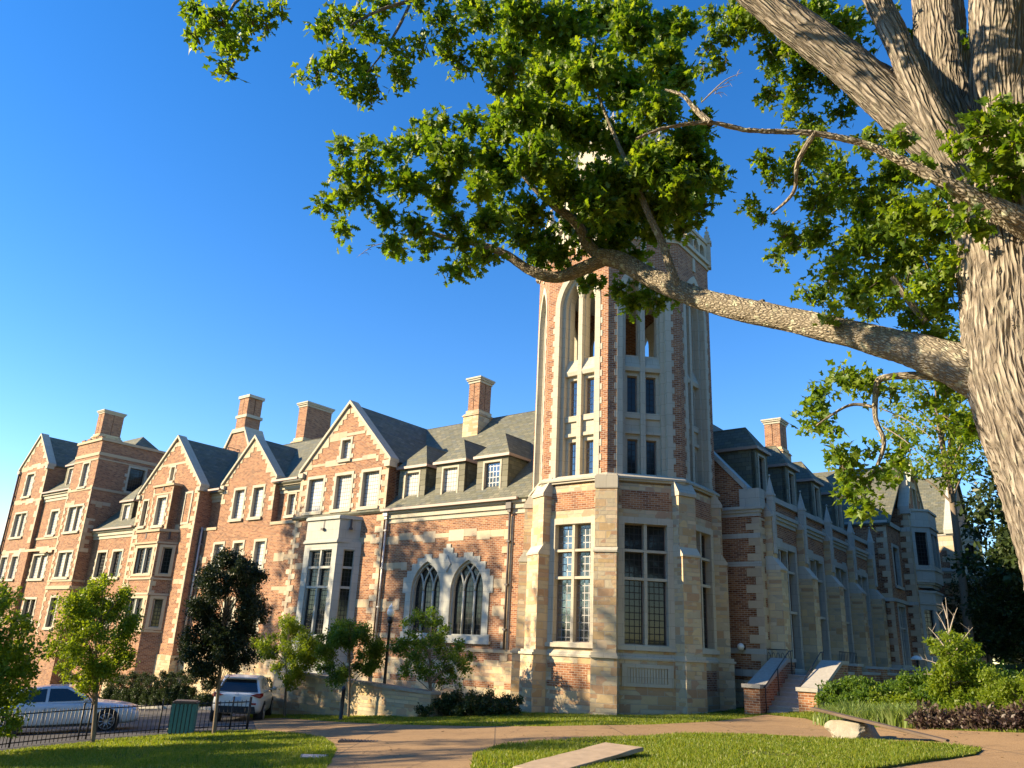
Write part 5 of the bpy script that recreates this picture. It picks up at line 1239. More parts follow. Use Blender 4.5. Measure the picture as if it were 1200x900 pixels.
# ================================================================== STEPS, TERRACE, LOW WALLS
def steps_and_terrace():
    t = bthing('entrance_steps', 'stone steps between two brick cheek walls with sloping stone copings, right of the tower', 'steps', (6.7, .8, -.1))
    st = MB(); n = 9; v0, v1, z1 = -.35, 2.3, 1.22; x0, x1 = 6.02, 7.35; zg = -.35; b0 = -.12
    for i in range(n):
        za = b0 + (z1 - b0) * (i + 1) / n; va = v0 + (v1 - v0) * i / n
        st.box(x0, x1, va, v1 + .3, zg if i == 0 else b0 + (z1 - b0) * i / n - .02, za - .045); st.box(x0, x1, va - .025, v1 + .3, za - .045, za)
    st.build('steps', M['step'], t)
    for xa, xb in ((5.45, 6.02), (7.35, 7.98)):
        b = MB(); prof = [(-.85, zg), (2.9, zg), (2.9, 1.66), (2.1, 1.66), (-.35, .74), (-.85, .74)]
        b.extr([(xa, v, z) for v, z in prof], (xb - xa, 0, 0)); cb = b.build('cheek_wall', M['brick'], t)
        c = MB(); e = .05
        c.extr([(xa - e, v, z) for v, z in ((-.92, .745), (-.36, .745), (2.1, 1.665), (2.95, 1.665), (2.95, 1.79), (2.06, 1.79), (-.40, .87), (-.92, .87))], (xb - xa + 2 * e, 0, 0)); c.build('coping', M['concrete'], cb, off=t['_off'])
    for x in (6.10, 7.27):
        r = MB(); r.tube([(x, -.62, .78), (x, -.45, .84), (x, 2.1, 2.05), (x, 2.5, 2.08)], .022, 6)
        for v, za, zb in ((-.5, -.15, .82), (.8, .5, 1.43), (2.3, 1.2, 2.07)): r.tube([(x, v, za), (x, v, zb)], .018, 6)
        r.build('handrail', M['black'], t)
    # terrace behind a brick parapet with stepped piers
    w = bthing('brick_terrace_wall', 'low brick terrace wall with capped piers running back from the steps', 'wall', (7.7, 9, 0))
    b = MB(); b.box(7.55, 7.9, 2.92, 18, zg - .5, 1.32); c = MB(); c.box(7.50, 7.95, 2.96, 18, 1.32, 1.42); fl = MB(); fl.box(5.1, 7.54, 2.62, 18, zg, 1.2)
    for v, h in ((4.2, 1.62), (8.0, 1.55), (11.8, 1.55), (15.6, 1.55)):
        b.box(7.42, 8.04, v - .32, v + .32, zg - .5, h); c.box(7.36, 8.10, v - .38, v + .38, h, h + .1)
    b.box(7.9, 9.6, 5.6, 5.9, zg - .5, .62); c.box(7.9, 9.7, 5.55, 5.95, .62, .72)
    b.build('brick_parapet', M['brick'], w); c.build('coping', M['concrete'], w); fl.build('terrace_floor', M['step'], w)
    r = bthing('iron_railing', 'short black iron railing with scrolls at the head of the steps', 'railing', (5.5, 3.2, 1.2)); m_ = MB()
    for v0_, v1_ in ((2.98, 5.2),):
        for z in (1.3, 2.0): m_.tube([(7.7, v0_, z + .12), (7.7, v1_, z + .12)], .018, 5)
        for k in range(12):
            v = v0_ + (v1_ - v0_) * k / 11; m_.tube([(7.7, v, 1.42), (7.7, v, 2.12)], .011, 5)
    for z in (1.28, 2.0): m_.tube([(5.15, 2.4, z + .1), (5.95, 2.4, z + .1)], .018, 5)
    for k in range(5):
        x = 5.2 + k * .18; pts = [(x + .08 * math.cos(a) * (1 - a / 9), 2.4, 1.74 + .28 * math.sin(a) * (1 - a / 12)) for a in np.arange(0, 7, .5)]; m_.tube(pts, .011, 5)
    m_.build('rails', M['black'], r)
    g = bthing('globe_wall_light', 'small white globe light fixed to the wall beside the steps', 'light', (4.1, 2.5, 2.15)); q = MB(); q.box(4.0, 4.2, 2.56, 2.62, 2.05, 2.25); q.tube([(4.1, 2.6, 2.15), (4.1, 2.46, 2.15)], .03, 6); q.build('bracket', M['black'], g)
    q = MB(); q.ball((4.1, 2.36, 2.15), .14, 14); q.build('globe', M['white_globe'], g)
    p = bthing('mushroom_light', 'low light with a white domed cap standing on the terrace wall', 'light', (7.73, 15.6, 1.65)); q = MB(); q.tube([(7.73, 15.6, 1.6), (7.73, 15.6, 2.1)], .05, 8); q.build('post', M['black'], p)
    q = MB(); q.lathe((7.73, 15.6, 2.05), [(.30, 0), (.29, .06), (.20, .16), (.02, .22)], 16); q.build('dome', M['white_globe'], p)
M['white_globe'] = make_plain('white_globe', (.78, .78, .74), .35, .5, 0, .03)
steps_and_terrace()

def low_wall():
    a = gpt(330, 838); b = gpt(503, 841); a = Vector((a.x, a.y, 0)); b = Vector((b.x, b.y, 0)); d = (b - a); L_ = d.length; ang = math.atan2(d.y, d.x)
    t = thing('stone_garden_wall', 'low dappled ashlar garden wall behind the lamp post and young trees', 'wall', (a.x, a.y, H(a.x, a.y)), ang); z0 = H(a.x, a.y)
    m_ = MB(); pl = Pl(0, 0, 0); top0, top1 = .32 - z0, -.02 - z0
    slab(m_, pl, [(-.8, -.6), (L_, -.6), (L_, top1), (-.8, top0)], (), -.45, 0); m_.build('ashlar_wall', M['ashlar_low'], t, off=(0, 0, 0))
    c = MB(); slab(c, pl, [(-.85, top0), (L_ + .04, top1), (L_ + .04, top1 + .1), (-.85, top0 + .1)], (), -.5, .05); c.build('coping', M['concrete'], t, off=(0, 0, 0))
low_wall()

# ================================================================== LAMP, BOLLARD, FENCE, BIN
def lamp():
    f = gpt(447, 839); t = thing('street_lamp', 'tall black lamp post with a white acorn globe standing beside the garden wall', 'lamp', f)
    m_ = MB(); m_.box(-.22, .22, -.22, .22, -.2, .34); m_.build('footing', M['concrete'], t)
    m_ = MB(); m_.lathe((0, 0, .34), [(.15, 0), (.15, .1), (.11, .16), (.10, .45), (.075, .52), (.062, .6), (.05, 2.85), (.07, 2.88), (.07, 2.94), (.05, 2.98)], 14); m_.build('post', M['black'], t)
    m_ = MB(); m_.lathe((0, 0, 3.3), [(.06, 0), (.11, .06), (.125, .2), (.10, .26)], 14); m_.build('fitter', M['black'], t)
    m_ = MB(); m_.lathe((0, 0, 3.56), [(.10, 0), (.135, .1), (.145, .2), (.13, .27), (.10, .32), (.115, .33), (.075, .40), (.03, .45), (.02, .5)], 16); m_.build('globe', M['white_globe'], t)
lamp()
f = gpt(399, 844.5); bo = thing('bollard', 'plain black bollard at the edge of the path before the garden wall', 'bollard', f)
m_ = MB(); m_.lathe((0, 0, -.05), [(.085, 0), (.085, .08), (.065, .1), (.065, 1.02), (.08, 1.04), (.08, 1.1), (.04, 1.17), (.01, 1.19)], 14); m_.build('post', M['black'], bo)

def fence():
    pts = [gpt(x, y) for x, y in ((-110, 893), (-45, 885), (10, 877), (100, 867), (185, 860), (289, 855))]
    t = thing('picket_fence', 'low black metal picket fence along the lawn above the road', 'fence', pts[-1]); off = tuple(pts[-1])
    pk = MB(); ra = MB(); Ht = .86
    for a, b in zip(pts[:-1], pts[1:]):
        L_ = (b - a).length; n = int(L_ / .125)
        for z in (.12, Ht - .06): ra.tube([a + Vector((0, 0, z)), b + Vector((0, 0, z))], .016, 5)
        for i in range(n):
            p = a.lerp(b, i / n); pk.tube([p + Vector((0, 0, .03)), p + Vector((0, 0, Ht))], .010, 5)
        for i in range(0, n, 16):
            p = a.lerp(b, i / n); q = MB(); q.tube([p + Vector((0, 0, -.1)), p + Vector((0, 0, Ht + .06))], .026, 8); q.ball(p + Vector((0, 0, Ht + .08)), .035, 8); q.build('post', M['black'], t, off=off)
    p = pts[-1]; q = MB(); q.tube([p + Vector((0, 0, -.1)), p + Vector((0, 0, Ht + .08))], .04, 8); q.build('post', M['black'], t, off=off)
    pk.build('pickets', M['black'], t, off=off); ra.build('rails', M['black'], t, off=off)
fence()
M['teal'] = make_plain('teal_slats', (.06, .20, .21), .55, .4, 0, .2)
f = gpt(212, 861); bn = thing('litter_bin', 'teal slatted litter bin standing at the picket fence', 'bin', f, R(14))
m_ = MB()
for k in range(6): m_.box(-.33 + k * .11, -.33 + k * .11 + .085, -.335, -.31, .06, .86); m_.box(-.33 + k * .11, -.33 + k * .11 + .085, .31, .335, .06, .86); m_.box(.31, .335, -.33 + k * .11, -.33 + k * .11 + .085, .06, .86); m_.box(-.335, -.31, -.33 + k * .11, -.33 + k * .11 + .085, .06, .86)
m_.build('slats', M['teal'], bn)
m_ = MB(); m_.box(-.305, .305, -.305, .305, .03, .80); m_.build('liner', M['black'], bn)
m_ = MB(); m_.box(-.35, .35, -.35, .35, .86, .90); m_.box(-.3, .3, -.3, .3, .90, .93); m_.build('lid', M['pipe_dark'], bn)

# drain grate, sign plate on the lawn
f = gpt(424, 870); gr = MB(); gr.box(-.55, .55, -.18, .18, -.01, .035)
for k in range(14): gr.box(-.52 + k * .078, -.52 + k * .078 + .04, -.15, .15, .035, .05)
g = gr.build('drain_grate', M['pipe_dark']); g.location = f; g.rotation_euler = (0, 0, R(2)); tag(g, 'dark slotted drain grate set in the tan path', 'grate')
f = gpt(368, 889); gr = MB(); gr.box(-.27, .27, -.13, .13, -.05, .045, 0); gr.box(-.23, .23, -.10, .10, .045, .056, 1)
g = gr.build('ground_plaque', [M['boulder'], M['pipe']]); g.location = f; g.rotation_euler = (R(7), 0, R(8)); tag(g, 'small pale metal plaque on a block in the left lawn', 'plaque')

# ================================================================== STONE SLABS ON BOULDERS
def boulder(name, label, px, py, rx, ry, rz, rot, seed):
    f = gpt(px, py); bm = bmesh.new(); bmesh.ops.create_icosphere(bm, subdivisions=5, radius=1)
    for v in bm.verts:
        p = v.co.copy(); d = 1 + .30 * noise.noise(p * 1.3 + Vector((seed, 0, 0))) + .12 * noise.noise(p * 3.1 + Vector((0, seed, 0))) + .05 * noise.noise(p * 8)
        # flat cleaved faces
        for n_ in (Vector((.6, -.7, .3)), Vector((-.8, -.3, .4)), Vector((.1, -.2, .95)), Vector((.9, .3, .2))):
            n_ = n_.normalized(); q = p * d; ex = q.dot(n_) - .74
            if ex > 0: p = (q - n_ * ex * .85); d = 1
        p = p * d; v.co = Vector((p.x * rx, p.y * ry, p.z * rz + rz * .45))
    me = bpy.data.meshes.new(name); bm.to_mesh(me); bm.free(); me.materials.append(M['boulder']); auto_uv(me)
    o = bpy.data.objects.new(name, me); COL.objects.link(o); o.location = f; o.rotation_euler = (0, 0, rot); tag(o, label, 'boulder'); return f
def plank(name, label, p0, p1, w, th, mtl, cat='slab', dark=None):
    """rough-edged stone plank between two points"""
    p0 = Vector(p0); p1 = Vector(p1); d = p1 - p0; L_ = d.length; n = 22; mb = MB(); vs = []; fs = []
    for i in range(n + 1):
        t = i / n
        for k, (yy, zz) in enumerate(((-.5, 0), (-.5, -1), (.5, -1), (.5, 0))):
            j = noise.noise(Vector((t * 5, k * 3.1, L_))) * .10; vs.append((t * L_, yy * w * (1 + j * (1.2 if i not in (0, n) else 2.)), zz * th * (1 + j)))
    for i in range(n):
        for k in range(4): a, b = i * 4 + k, i * 4 + (k + 1) % 4; fs.append((a, b, b + 4, a + 4))
    fs += [(0, 3, 2, 1), (n * 4, n * 4 + 1, n * 4 + 2, n * 4 + 3)]; mb.add(vs, fs)
    o = mb.build(name, mtl); o.location = p0; q = d.to_track_quat('X', 'Z'); o.rotation_euler = q.to_euler(); tag(o, label, cat)
    bv = o.modifiers.new('bevel', 'BEVEL'); bv.width = .012; bv.segments = 2; return o
f1 = boulder('boulder', 'pale broken boulder propping the thin leaning slab before the planting bed', 1003, 868, .62, .45, .36, .3, 3.)
a = gpt(950, 853); b = gpt(1108, 869)
plank('leaning_slab', 'long thin dark slab leaning over the pale boulder by the planting bed', f1 + Vector((-.85, .30, .66)), (b.x, b.y - .1, b.z + .05), .34, .06, M['plank_dark'])
f2 = boulder('boulder', 'low rough boulder under the broad flat slab in the near lawn', 716, 897, .34, .26, .085, .2, 9.)
a = gpt(622, 910); b = gpt(731, 890)
plank('flat_slab', 'broad flat weathered slab lying on a low boulder in the near lawn', (a.x, a.y, a.z + .10), (b.x, b.y, b.z + .25), .80, .07, M['plank'])

# ================================================================== CARS
M['car_silver'] = make_plain('silver_paint', (.55, .57, .59), .32, .5, .0, .03); M['car_white'] = make_plain('white_paint', (.72, .72, .70), .3, .6, 0, .03)
for k in ('car_silver', 'car_white'): M[k].node_tree.nodes['Principled BSDF'].inputs['Coat Weight'].default_value = .6
M['car_glass'] = make_plain('car_glass', (.012, .014, .016), .05, .8, 0, .1); M['tyre'] = make_plain('tyre_rubber', (.02, .02, .02), .85, .2); M['rim'] = make_plain('rim_metal', (.45, .45, .46), .3, .6, .8, .05)
M['tail_red'] = make_plain('tail_lamp', (.28, .012, .012), .25, .6, 0, .1); M['plate'] = make_plain('plate', (.42, .55, .68), .4, .5, 0, .25, 30); M['plate_ink'] = make_plain('plate_ink', (.03, .05, .12), .5); M['plastic'] = make_plain('black_plastic', (.022, .022, .024), .6, .4); M['lamp_glass'] = make_plain('headlamp_glass', (.55, .57, .6), .1, .8, .3, .05); M['interior'] = make_plain('seat_cloth', (.05, .045, .04), .8)
def loft(mb, stations, ring):
    vs = []; fs = []
    for s in stations: vs += ring(s)
    n = len(ring(stations[0]))
    for i in range(len(stations) - 1):
        for k in range(n): k2 = (k + 1) % n; fs.append((i * n + k, i * n + k2, (i + 1) * n + k2, (i + 1) * n + k))
    fs.append(tuple(reversed(range(n)))); fs.append(tuple(range((len(stations) - 1) * n, len(stations) * n))); mb.add(vs, fs, 0, True)
def car(name, label, pos, heading, paint, body, cab, wheel_r, axles, track, suv=False, tilt=0.):
    t = thing(name, label, 'car', pos, -R(heading) + math.pi / 2); t.rotation_euler = (0, tilt, t.rotation_euler[2])
    def ring(s):
        x, wb, wm, wt, zb, zm, zt = s
        half = [(0, zb), (wb * .85, zb), (wb, zb + .07), ((wb + wm) / 2 + .012, (zb * .6 + zm * .4)), (wm, zm), (wt, zt - .03), (wt * .8, zt), (0, zt + .02)]
        return [(x, y, z) for y, z in half] + [(x, -y, z) for y, z in reversed(half[1:-1])]
    m_ = MB(); loft(m_, body, ring); o = m_.build('body', M[paint], t); o.modifiers.new('s', 'SUBSURF').levels = 2; o.modifiers['s'].render_levels = 2
    # cabin: profile of (x, z), half widths at belt and roof
    prof, zb, zr, wb, wr = cab
    def hw(z): u = (z - zb) / (zr - zb); return wb + (wr - wb) * u
    m_ = MB(); vs = [(x, hw(z), z) for x, z in prof] + [(x, -hw(z), z) for x, z in prof]; n = len(prof)
    m_.add(vs, [tuple(range(n)), tuple(reversed(range(n, 2 * n)))] + [(i, n + i, n + i + 1, i + 1) for i in range(n - 1)])
    co = m_.build('cabin', M[paint], t); bv = co.modifiers.new('b', 'BEVEL'); bv.width = .05; bv.segments = 3; bv.limit_method = 'ANGLE'
    for p in co.data.polygons: p.use_smooth = False
    def side(pts, nm='side_window'):
        for sg in (1, -1):
            g_ = MB(); g_.add([(x, sg * (hw(z) + .006), z) for x, z in pts], [tuple(range(len(pts)))]); g_.build(nm, M['car_glass'], t)
    def across(p, q, ins, nm, mtl='car_glass', push=.012):
        (x0, z0), (x1, z1) = p, q; dx, dz = x1 - x0, z1 - z0; L_ = math.hypot(dx, dz); nx, nz = -dz / L_ * push, dx / L_ * push
        if nz < 0: nx, nz = -nx, -nz
        def P(u, sg): z = z0 + dz * u; return (x0 + dx * u + nx, sg * (hw(z) - ins), z + nz)
        g_ = MB(); g_.add([P(.06, -1), P(.06, 1), P(.92, 1), P(.92, -1)], [(0, 1, 2, 3)]); g_.build(nm, M[mtl], t)
    for ax in axles:
        for sg in (1, -1):
            a_ = MB(); a_.tube([(ax, sg * (track + .012), wheel_r), (ax, sg * (track - .30), wheel_r)], wheel_r + .05, 28); a_.build('wheel_arch', M['plastic'], t)
            w = MB(); y0, y1 = sg * (track + .025), sg * (track - .2)
            w.tube([(ax, y1, wheel_r), (ax, y1 + sg * .03, wheel_r), (ax, y0 - sg * .03, wheel_r), (ax, y0, wheel_r)], [wheel_r * .93, wheel_r, wheel_r, wheel_r * .9], 32); wo = w.build('wheel', M['tyre'], t)
            r_ = MB(); r_.tube([(ax, y0 - sg * .02, wheel_r), (ax, y0 + sg * .006, wheel_r)], [wheel_r * .70, wheel_r * .70], 28); r_.build('rim_well', M['plastic'], wo)
            s_ = MB()
            for k in range(10):
                th = k * math.pi / 5; c, s2 = math.cos(th), math.sin(th); s_.tube([(ax + c * .06, y0 + sg * .012, wheel_r + s2 * .06), (ax + c * wheel_r * .69, y0 + sg * .01, wheel_r + s2 * wheel_r * .69)], [.022, .015], 5)
            s_.tube([(ax, y0, wheel_r), (ax, y0 + sg * .025, wheel_r)], .06, 12)
            for k in range(32):
                th = k * math.pi / 16; th2 = th + math.pi / 16; s_.tube([(ax + math.cos(th) * wheel_r * .70, y0 + sg * .008, wheel_r + math.sin(th) * wheel_r * .70), (ax + math.cos(th2) * wheel_r * .70, y0 + sg * .008, wheel_r + math.sin(th2) * wheel_r * .70)], .013, 4, cap=False)
            s_.build('rim', M['rim'], wo)
    return t, side, across, hw
def sedan():
    p = gpt(123, 857); hd = 66.; fw = Vector((math.sin(R(hd)), math.cos(R(hd)), 0)); rt = Vector((fw.y, -fw.x, 0))
    pos = p - fw * 1.38 - rt * .85; pos.z = H(pos.x, pos.y) + .015
    body = [(-2.32, .62, .68, .62, .42, .74, .86), (-2.2, .80, .84, .74, .28, .80, .96), (-1.4, .89, .90, .80, .20, .84, .98), (0, .89, .91, .82, .19, .84, .95), (.95, .89, .90, .80, .19, .82, .93), (1.7, .88, .89, .74, .20, .72, .84), (2.15, .82, .84, .68, .22, .60, .74), (2.30, .74, .76, .62, .26, .50, .62), (2.34, .66, .68, .56, .32, .46, .54)]
    cab = ([(-1.85, .93), (-1.15, 1.34), (-.45, 1.42), (.15, 1.40), (1.05, .91)], .92, 1.42, .80, .60)
    sl_ = math.atan2(H(*(pos + fw * 1.4)[:2]) - H(*(pos - fw * 1.4)[:2]), 2.8)
    t, side, across, hw = car('silver_sedan', 'silver-blue sedan driving along the road behind the picket fence', pos, hd, 'car_silver', body, cab, .33, (1.38, -1.38), .905, tilt=-sl_)
    side([(-.35, .97), (-.35, 1.35), (.12, 1.34), (.83, .97)]); side([(-1.55, .99), (-1.1, 1.28), (-.5, 1.35), (-.43, 1.35), (-.43, .97)], 'rear_side_window')
    across((.15, 1.40), (1.05, .91), .09, 'windscreen'); across((-1.15, 1.34), (-1.85, .93), .09, 'rear_window')
    for sg in (1, -1):
        m_ = MB(); m_.ball((.72, sg * .98, 1.0), .11, 10, 0, (.7, 1, .7)); m_.tube([(.74, sg * .84, .96), (.72, sg * .95, .98)], .03, 6); m_.build('mirror', M['car_silver'], t)
        m_ = MB(); m_.ball((2.14, sg * .60, .63), .16, 12, 0, (.9, 1.0, .45)); m_.build('headlight', M['lamp_glass'], t)
        m_ = MB(); m_.ball((-2.22, sg * .64, .78), .15, 10, 0, (.5, 1.1, .5)); m_.build('taillight', M['tail_red'], t)
        m_ = MB(); m_.box(-1.0, 1.0, sg * .885, sg * .915, .24, .30); m_.build('sill', M['plastic'], t)
        for x in (-.40, .98):
            m_ = MB(); m_.tube([(x, sg * .912, .36), (x, sg * .915, .80)], .006, 4); m_.build('door_gap', M['plastic'], t)
        m_ = MB(); m_.tube([(-.30, sg * .925, .80), (-.12, sg * .928, .80)], .018, 6); m_.build('handle', M['car_silver'], t)
def suv():
    p = gpt(274, 846); hd = -9.; pos = p + Vector((math.sin(R(hd)), math.cos(R(hd)), 0)) * 2.0; pos.z = H(pos.x, pos.y) + .02
    body = [(-2.12, .66, .72, .62, .45, .84, 1.00), (-2.04, .80, .84, .72, .34, .86, 1.04), (-1.4, .89, .92, .80, .24, .88, 1.06), (0, .88, .90, .82, .22, .86, 1.02), (1.0, .88, .90, .80, .22, .86, 1.0), (1.7, .86, .88, .74, .24, .82, .92), (2.1, .72, .76, .6, .32, .72, .80), (2.2, .55, .6, .5, .4, .6, .68)]
    cab = ([(-2.06, 1.02), (-1.62, 1.48), (-1.0, 1.57), (-.1, 1.57), (.35, 1.50), (1.15, .99)], 1.0, 1.57, .82, .60)
    t, side, across, hw = car('white_suv', 'small white suv seen from behind, stopped where the road meets the path', pos, hd, 'car_white', body, cab, .345, (1.3, -1.3), .895, True)
    side([(-.2, 1.06), (-.2, 1.48), (.28, 1.44), (.92, 1.06)]); side([(-1.45, 1.16), (-1.1, 1.44), (-.28, 1.49), (-.28, 1.07)], 'rear_side_window')
    across((-2.06, 1.02), (-1.62, 1.48), .10, 'rear_window', push=.02); across((.35, 1.50), (1.15, .99), .09, 'windscreen')
    m_ = MB(); m_.extr([(-1.78, -.60, 1.50), (-1.78, .60, 1.50), (-1.35, .58, 1.565), (-1.35, -.58, 1.565)], (0, 0, .04)); m_.build('roof_spoiler', M['car_white'], t)
    m_ = MB(); m_.extr([(-2.13, -.72, .36), (-2.13, .72, .36), (-2.135, .66, .58), (-2.135, -.66, .58)], (-.035, 0, 0)); m_.build('rear_bumper', M['plastic'], t)
    for sg in (1, -1):
        m_ = MB(); m_.extr([(-2.13, sg * .46, .955), (-2.07, sg * .80, 1.03), (-1.90, sg * .875, 1.03), (-1.92, sg * .885, .93), (-2.09, sg * .80, .86)], (-.03, sg * .012, .0)); m_.build('taillight', M['tail_red'], t)
        m_ = MB(); m_.ball((.75, sg * .99, 1.06), .095, 10, 0, (.6, 1, .7)); m_.tube([(.76, sg * .80, 1.02), (.75, sg * .95, 1.04)], .025, 6); m_.build('mirror', M['car_white'], t)
        m_ = MB(); m_.ball((2.05, sg * .6, .72), .15, 10, 0, (.8, 1, .5)); m_.build('headlight', M['lamp_glass'], t)
        m_ = MB(); m_.box(-2.19, -2.16, sg * .62 - .08, sg * .62 + .08, .64, .70); m_.build('reflector', M['tail_red'], t)
    m_ = MB(); m_.box(-2.165, -2.15, -.30, .30, .72, .92); m_.build('plate_recess', M['car_white'], t)
    m_ = MB(); m_.box(-2.19, -2.166, -.16, .16, .75, .90); po = m_.build('licence_plate', M['plate'], t)
    m_ = MB(); m_.tube([(-2.16 + .0, .06 * math.cos(a_), .985 + .035 * math.sin(a_)) for a_ in np.arange(0, 6.6, .4)], .008, 5); m_.build('emblem', M['rim'], t)
sedan(); suv()

# ================================================================== PEDESTRIAN
def person():
    f = gpt(76, 838); t = thing('person', 'person in dark clothes walking on the far pavement behind the sedan', 'person', f, R(-60))
    J = {'pel': (0, 0, .95), 'wst': (0, .0, 1.1), 'chs': (0, .01, 1.32), 'nck': (0, .0, 1.48), 'hd0': (0, .015, 1.58), 'hd1': (0, .02, 1.70)}
    for s, k in ((1, 'l'), (-1, 'r')):
        st_ = .18 * s
        J.update({k + 'hip': (.09 * s, 0, .90), k + 'kne': (.10 * s, st_ * .8 + .04, .50), k + 'ank': (.10 * s, st_, .09), k + 'toe': (.11 * s, st_ + .16, .04),
                  k + 'sho': (.19 * s, 0, 1.42), k + 'elb': (.25 * s, -.12 * s, 1.14), k + 'wri': (.23 * s, .10 - .10 * s, .93), k + 'hnd': (.22 * s, .14 - .1 * s, .85)})
    E = [('pel', 'wst'), ('wst', 'chs'), ('chs', 'nck'), ('nck', 'hd0'), ('hd0', 'hd1')]
    for k in 'lr': E += [('pel', k + 'hip'), (k + 'hip', k + 'kne'), (k + 'kne', k + 'ank'), (k + 'ank', k + 'toe'), ('chs', k + 'sho'), (k + 'sho', k + 'elb'), (k + 'elb', k + 'wri'), (k + 'wri', k + 'hnd')]
    rad = {'pel': (.16, .11), 'wst': (.135, .10), 'chs': (.16, .115), 'nck': (.06, .06), 'hd0': (.085, .10), 'hd1': (.075, .09), 'hip': (.09, .10), 'kne': (.06, .065), 'ank': (.042, .05), 'toe': (.045, .03), 'sho': (.07, .07), 'elb': (.045, .045), 'wri': (.032, .032), 'hnd': (.04, .025)}
    ks = list(J); me = bpy.data.meshes.new('body'); me.from_pydata([J[k] for k in ks], [(ks.index(a), ks.index(b)) for a, b in E], [])
    o = bpy.data.objects.new('body', me); COL.objects.link(o); o.parent = t
    sk = o.modifiers.new('skin', 'SKIN'); ss = o.modifiers.new('sub', 'SUBSURF'); ss.levels = ss.render_levels = 2
    for i, k in enumerate(ks):
        q = rad.get(k) or rad[k[1:]]; me.skin_vertices[0].data[i].radius = q
    me.skin_vertices[0].data[0].use_root = True
    mt, nt_, b = mat('person_clothes', .9, .2); z = nt_.nodes.new('ShaderNodeSeparateXYZ'); tc = nt_.nodes.new('ShaderNodeTexCoord'); nt_.links.new(tc.outputs['Object'], z.inputs[0])
    c = ramp(nt_, z.outputs[2], [(0, (.02, .02, .022)), (.055, (.02, .02, .022)), (.06, (.03, .033, .05)), (.60, (.03, .033, .05)), (.94, (.03, .03, .035))], 'CONSTANT'); nt_.links.new(c, b.inputs['Base Color'])
    mr = nt_.nodes.new('ShaderNodeMapRange'); mr.inputs['From Max'].default_value = 1.75; nt_.links.new(z.outputs[2], mr.inputs[0]); c2 = ramp(nt_, mr.outputs[0], [(0, (.02, .02, .022)), (.05, (.03, .033, .05)), (.56, (.025, .024, .026)), (.855, (.33, .19, .13))], 'CONSTANT'); nt_.links.new(c2, b.inputs['Base Color'])
    me.materials.append(mt)
    h = MB(); h.ball((0, -.005, 1.70), .112, 14, 0, (.92, 1.08, 1.0)); h.ball((0, -.05, 1.60), .095, 12, 0, (.9, .8, 1.2)); h.build('hair', M['plastic'], t)
    fc = MB(); fc.ball((0, .115, 1.635), .017, 6); fc.ball((.035, .10, 1.665), .011, 6, 1); fc.ball((-.035, .10, 1.665), .011, 6, 1); fc.box(-.022, .022, .098, .106, 1.588, 1.596, 1); fc.build('face', [mt, M['plastic']], t)
person()

# leaf litter blown over the path and lawns
def litter():
    n = 900; d = 10 + 22 * rng.random(n); a = rng.uniform(-.55, .6, n); x = d * np.sin(a); y = d * np.cos(a); k = (inpoly(x, y, PATH) & (rng.random(n) < .6)) | inpoly(x, y, LAWN_R)
    x = x[k]; y = y[k]; z = np.array([H(u, v) for u, v in zip(x, y)]) + np.where(inpoly(x, y, LAWN_R), .10, .03)
    th = rng.uniform(0, 6.28, len(x)); D = np.stack([np.cos(th), np.sin(th), rng.normal(size=len(x)) * .12], 1)
    o = leaves('leaf_litter', np.stack([x, y, z], 1), D, rng.uniform(.05, .11, len(x)), LOBL, M['litter'], None, 2.5); tag(o, 'dry brown leaves scattered thinly over the path and lawn', 'leaf litter', kind='stuff')
M['litter'] = make_leaf('dry_leaf', [(.10, .055, .025), (.20, .12, .05), (.30, .22, .10), (.08, .10, .03)], .15, (1.2, 1, .8))
litter()

# ================================================================== PLANTING
small = [
 # left edge tree, yellow-green young tree, dark upright tree, three young trees by the wall
 ('young_tree', 'bright green leafy young tree at the left end of the picket fence', (-22, 886), [(-34, 745, 50, 55), (-14, 795, 42, 46), (4, 738, 24, 24), (16, 800, 20, 26), (-26, 830, 42, 28)], 'leaf_bright', 24, 55, .11, .06),
 ('young_tree', 'yellow-green young tree rising from the lawn in front of the sedan', (108, 871), [(112, 745, 42, 48), (118, 708, 30, 26), (98, 775, 30, 20)], 'leaf_bright', 34, 75, .085, .055),
 ('young_tree', 'dark upright young tree with a dense narrow crown in front of the white suv', (250, 861), [(264, 705, 40, 52), (272, 675, 34, 25), (258, 755, 34, 38)], 'leaf_dark', 38, 110, .075, .05),
 ('young_tree', 'light green young tree at the left end of the garden wall', (333, 840), [(335, 765, 36, 34)], 'leaf_bright', 36, 90, .09, .05),
 ('young_tree', 'round dense young tree between the bollard and the lamp post', (408, 841), [(409, 762, 36, 34)], 'leaf_mid', 40, 120, .09, .05),
 ('young_tree', 'sparse dark young tree with a spiky top in front of the pointed windows', (504, 840), [(503, 768, 50, 30), (500, 737, 30, 22), (520, 785, 34, 20)], 'leaf_mid', 22, 80, .10, .05)]
for nm, lb, fp, cr, mt_, nb, dens, leaf, tr_ in small:
    tree_px(nm, lb, fp, cr, mt_, nb, dens, leaf, tr_)
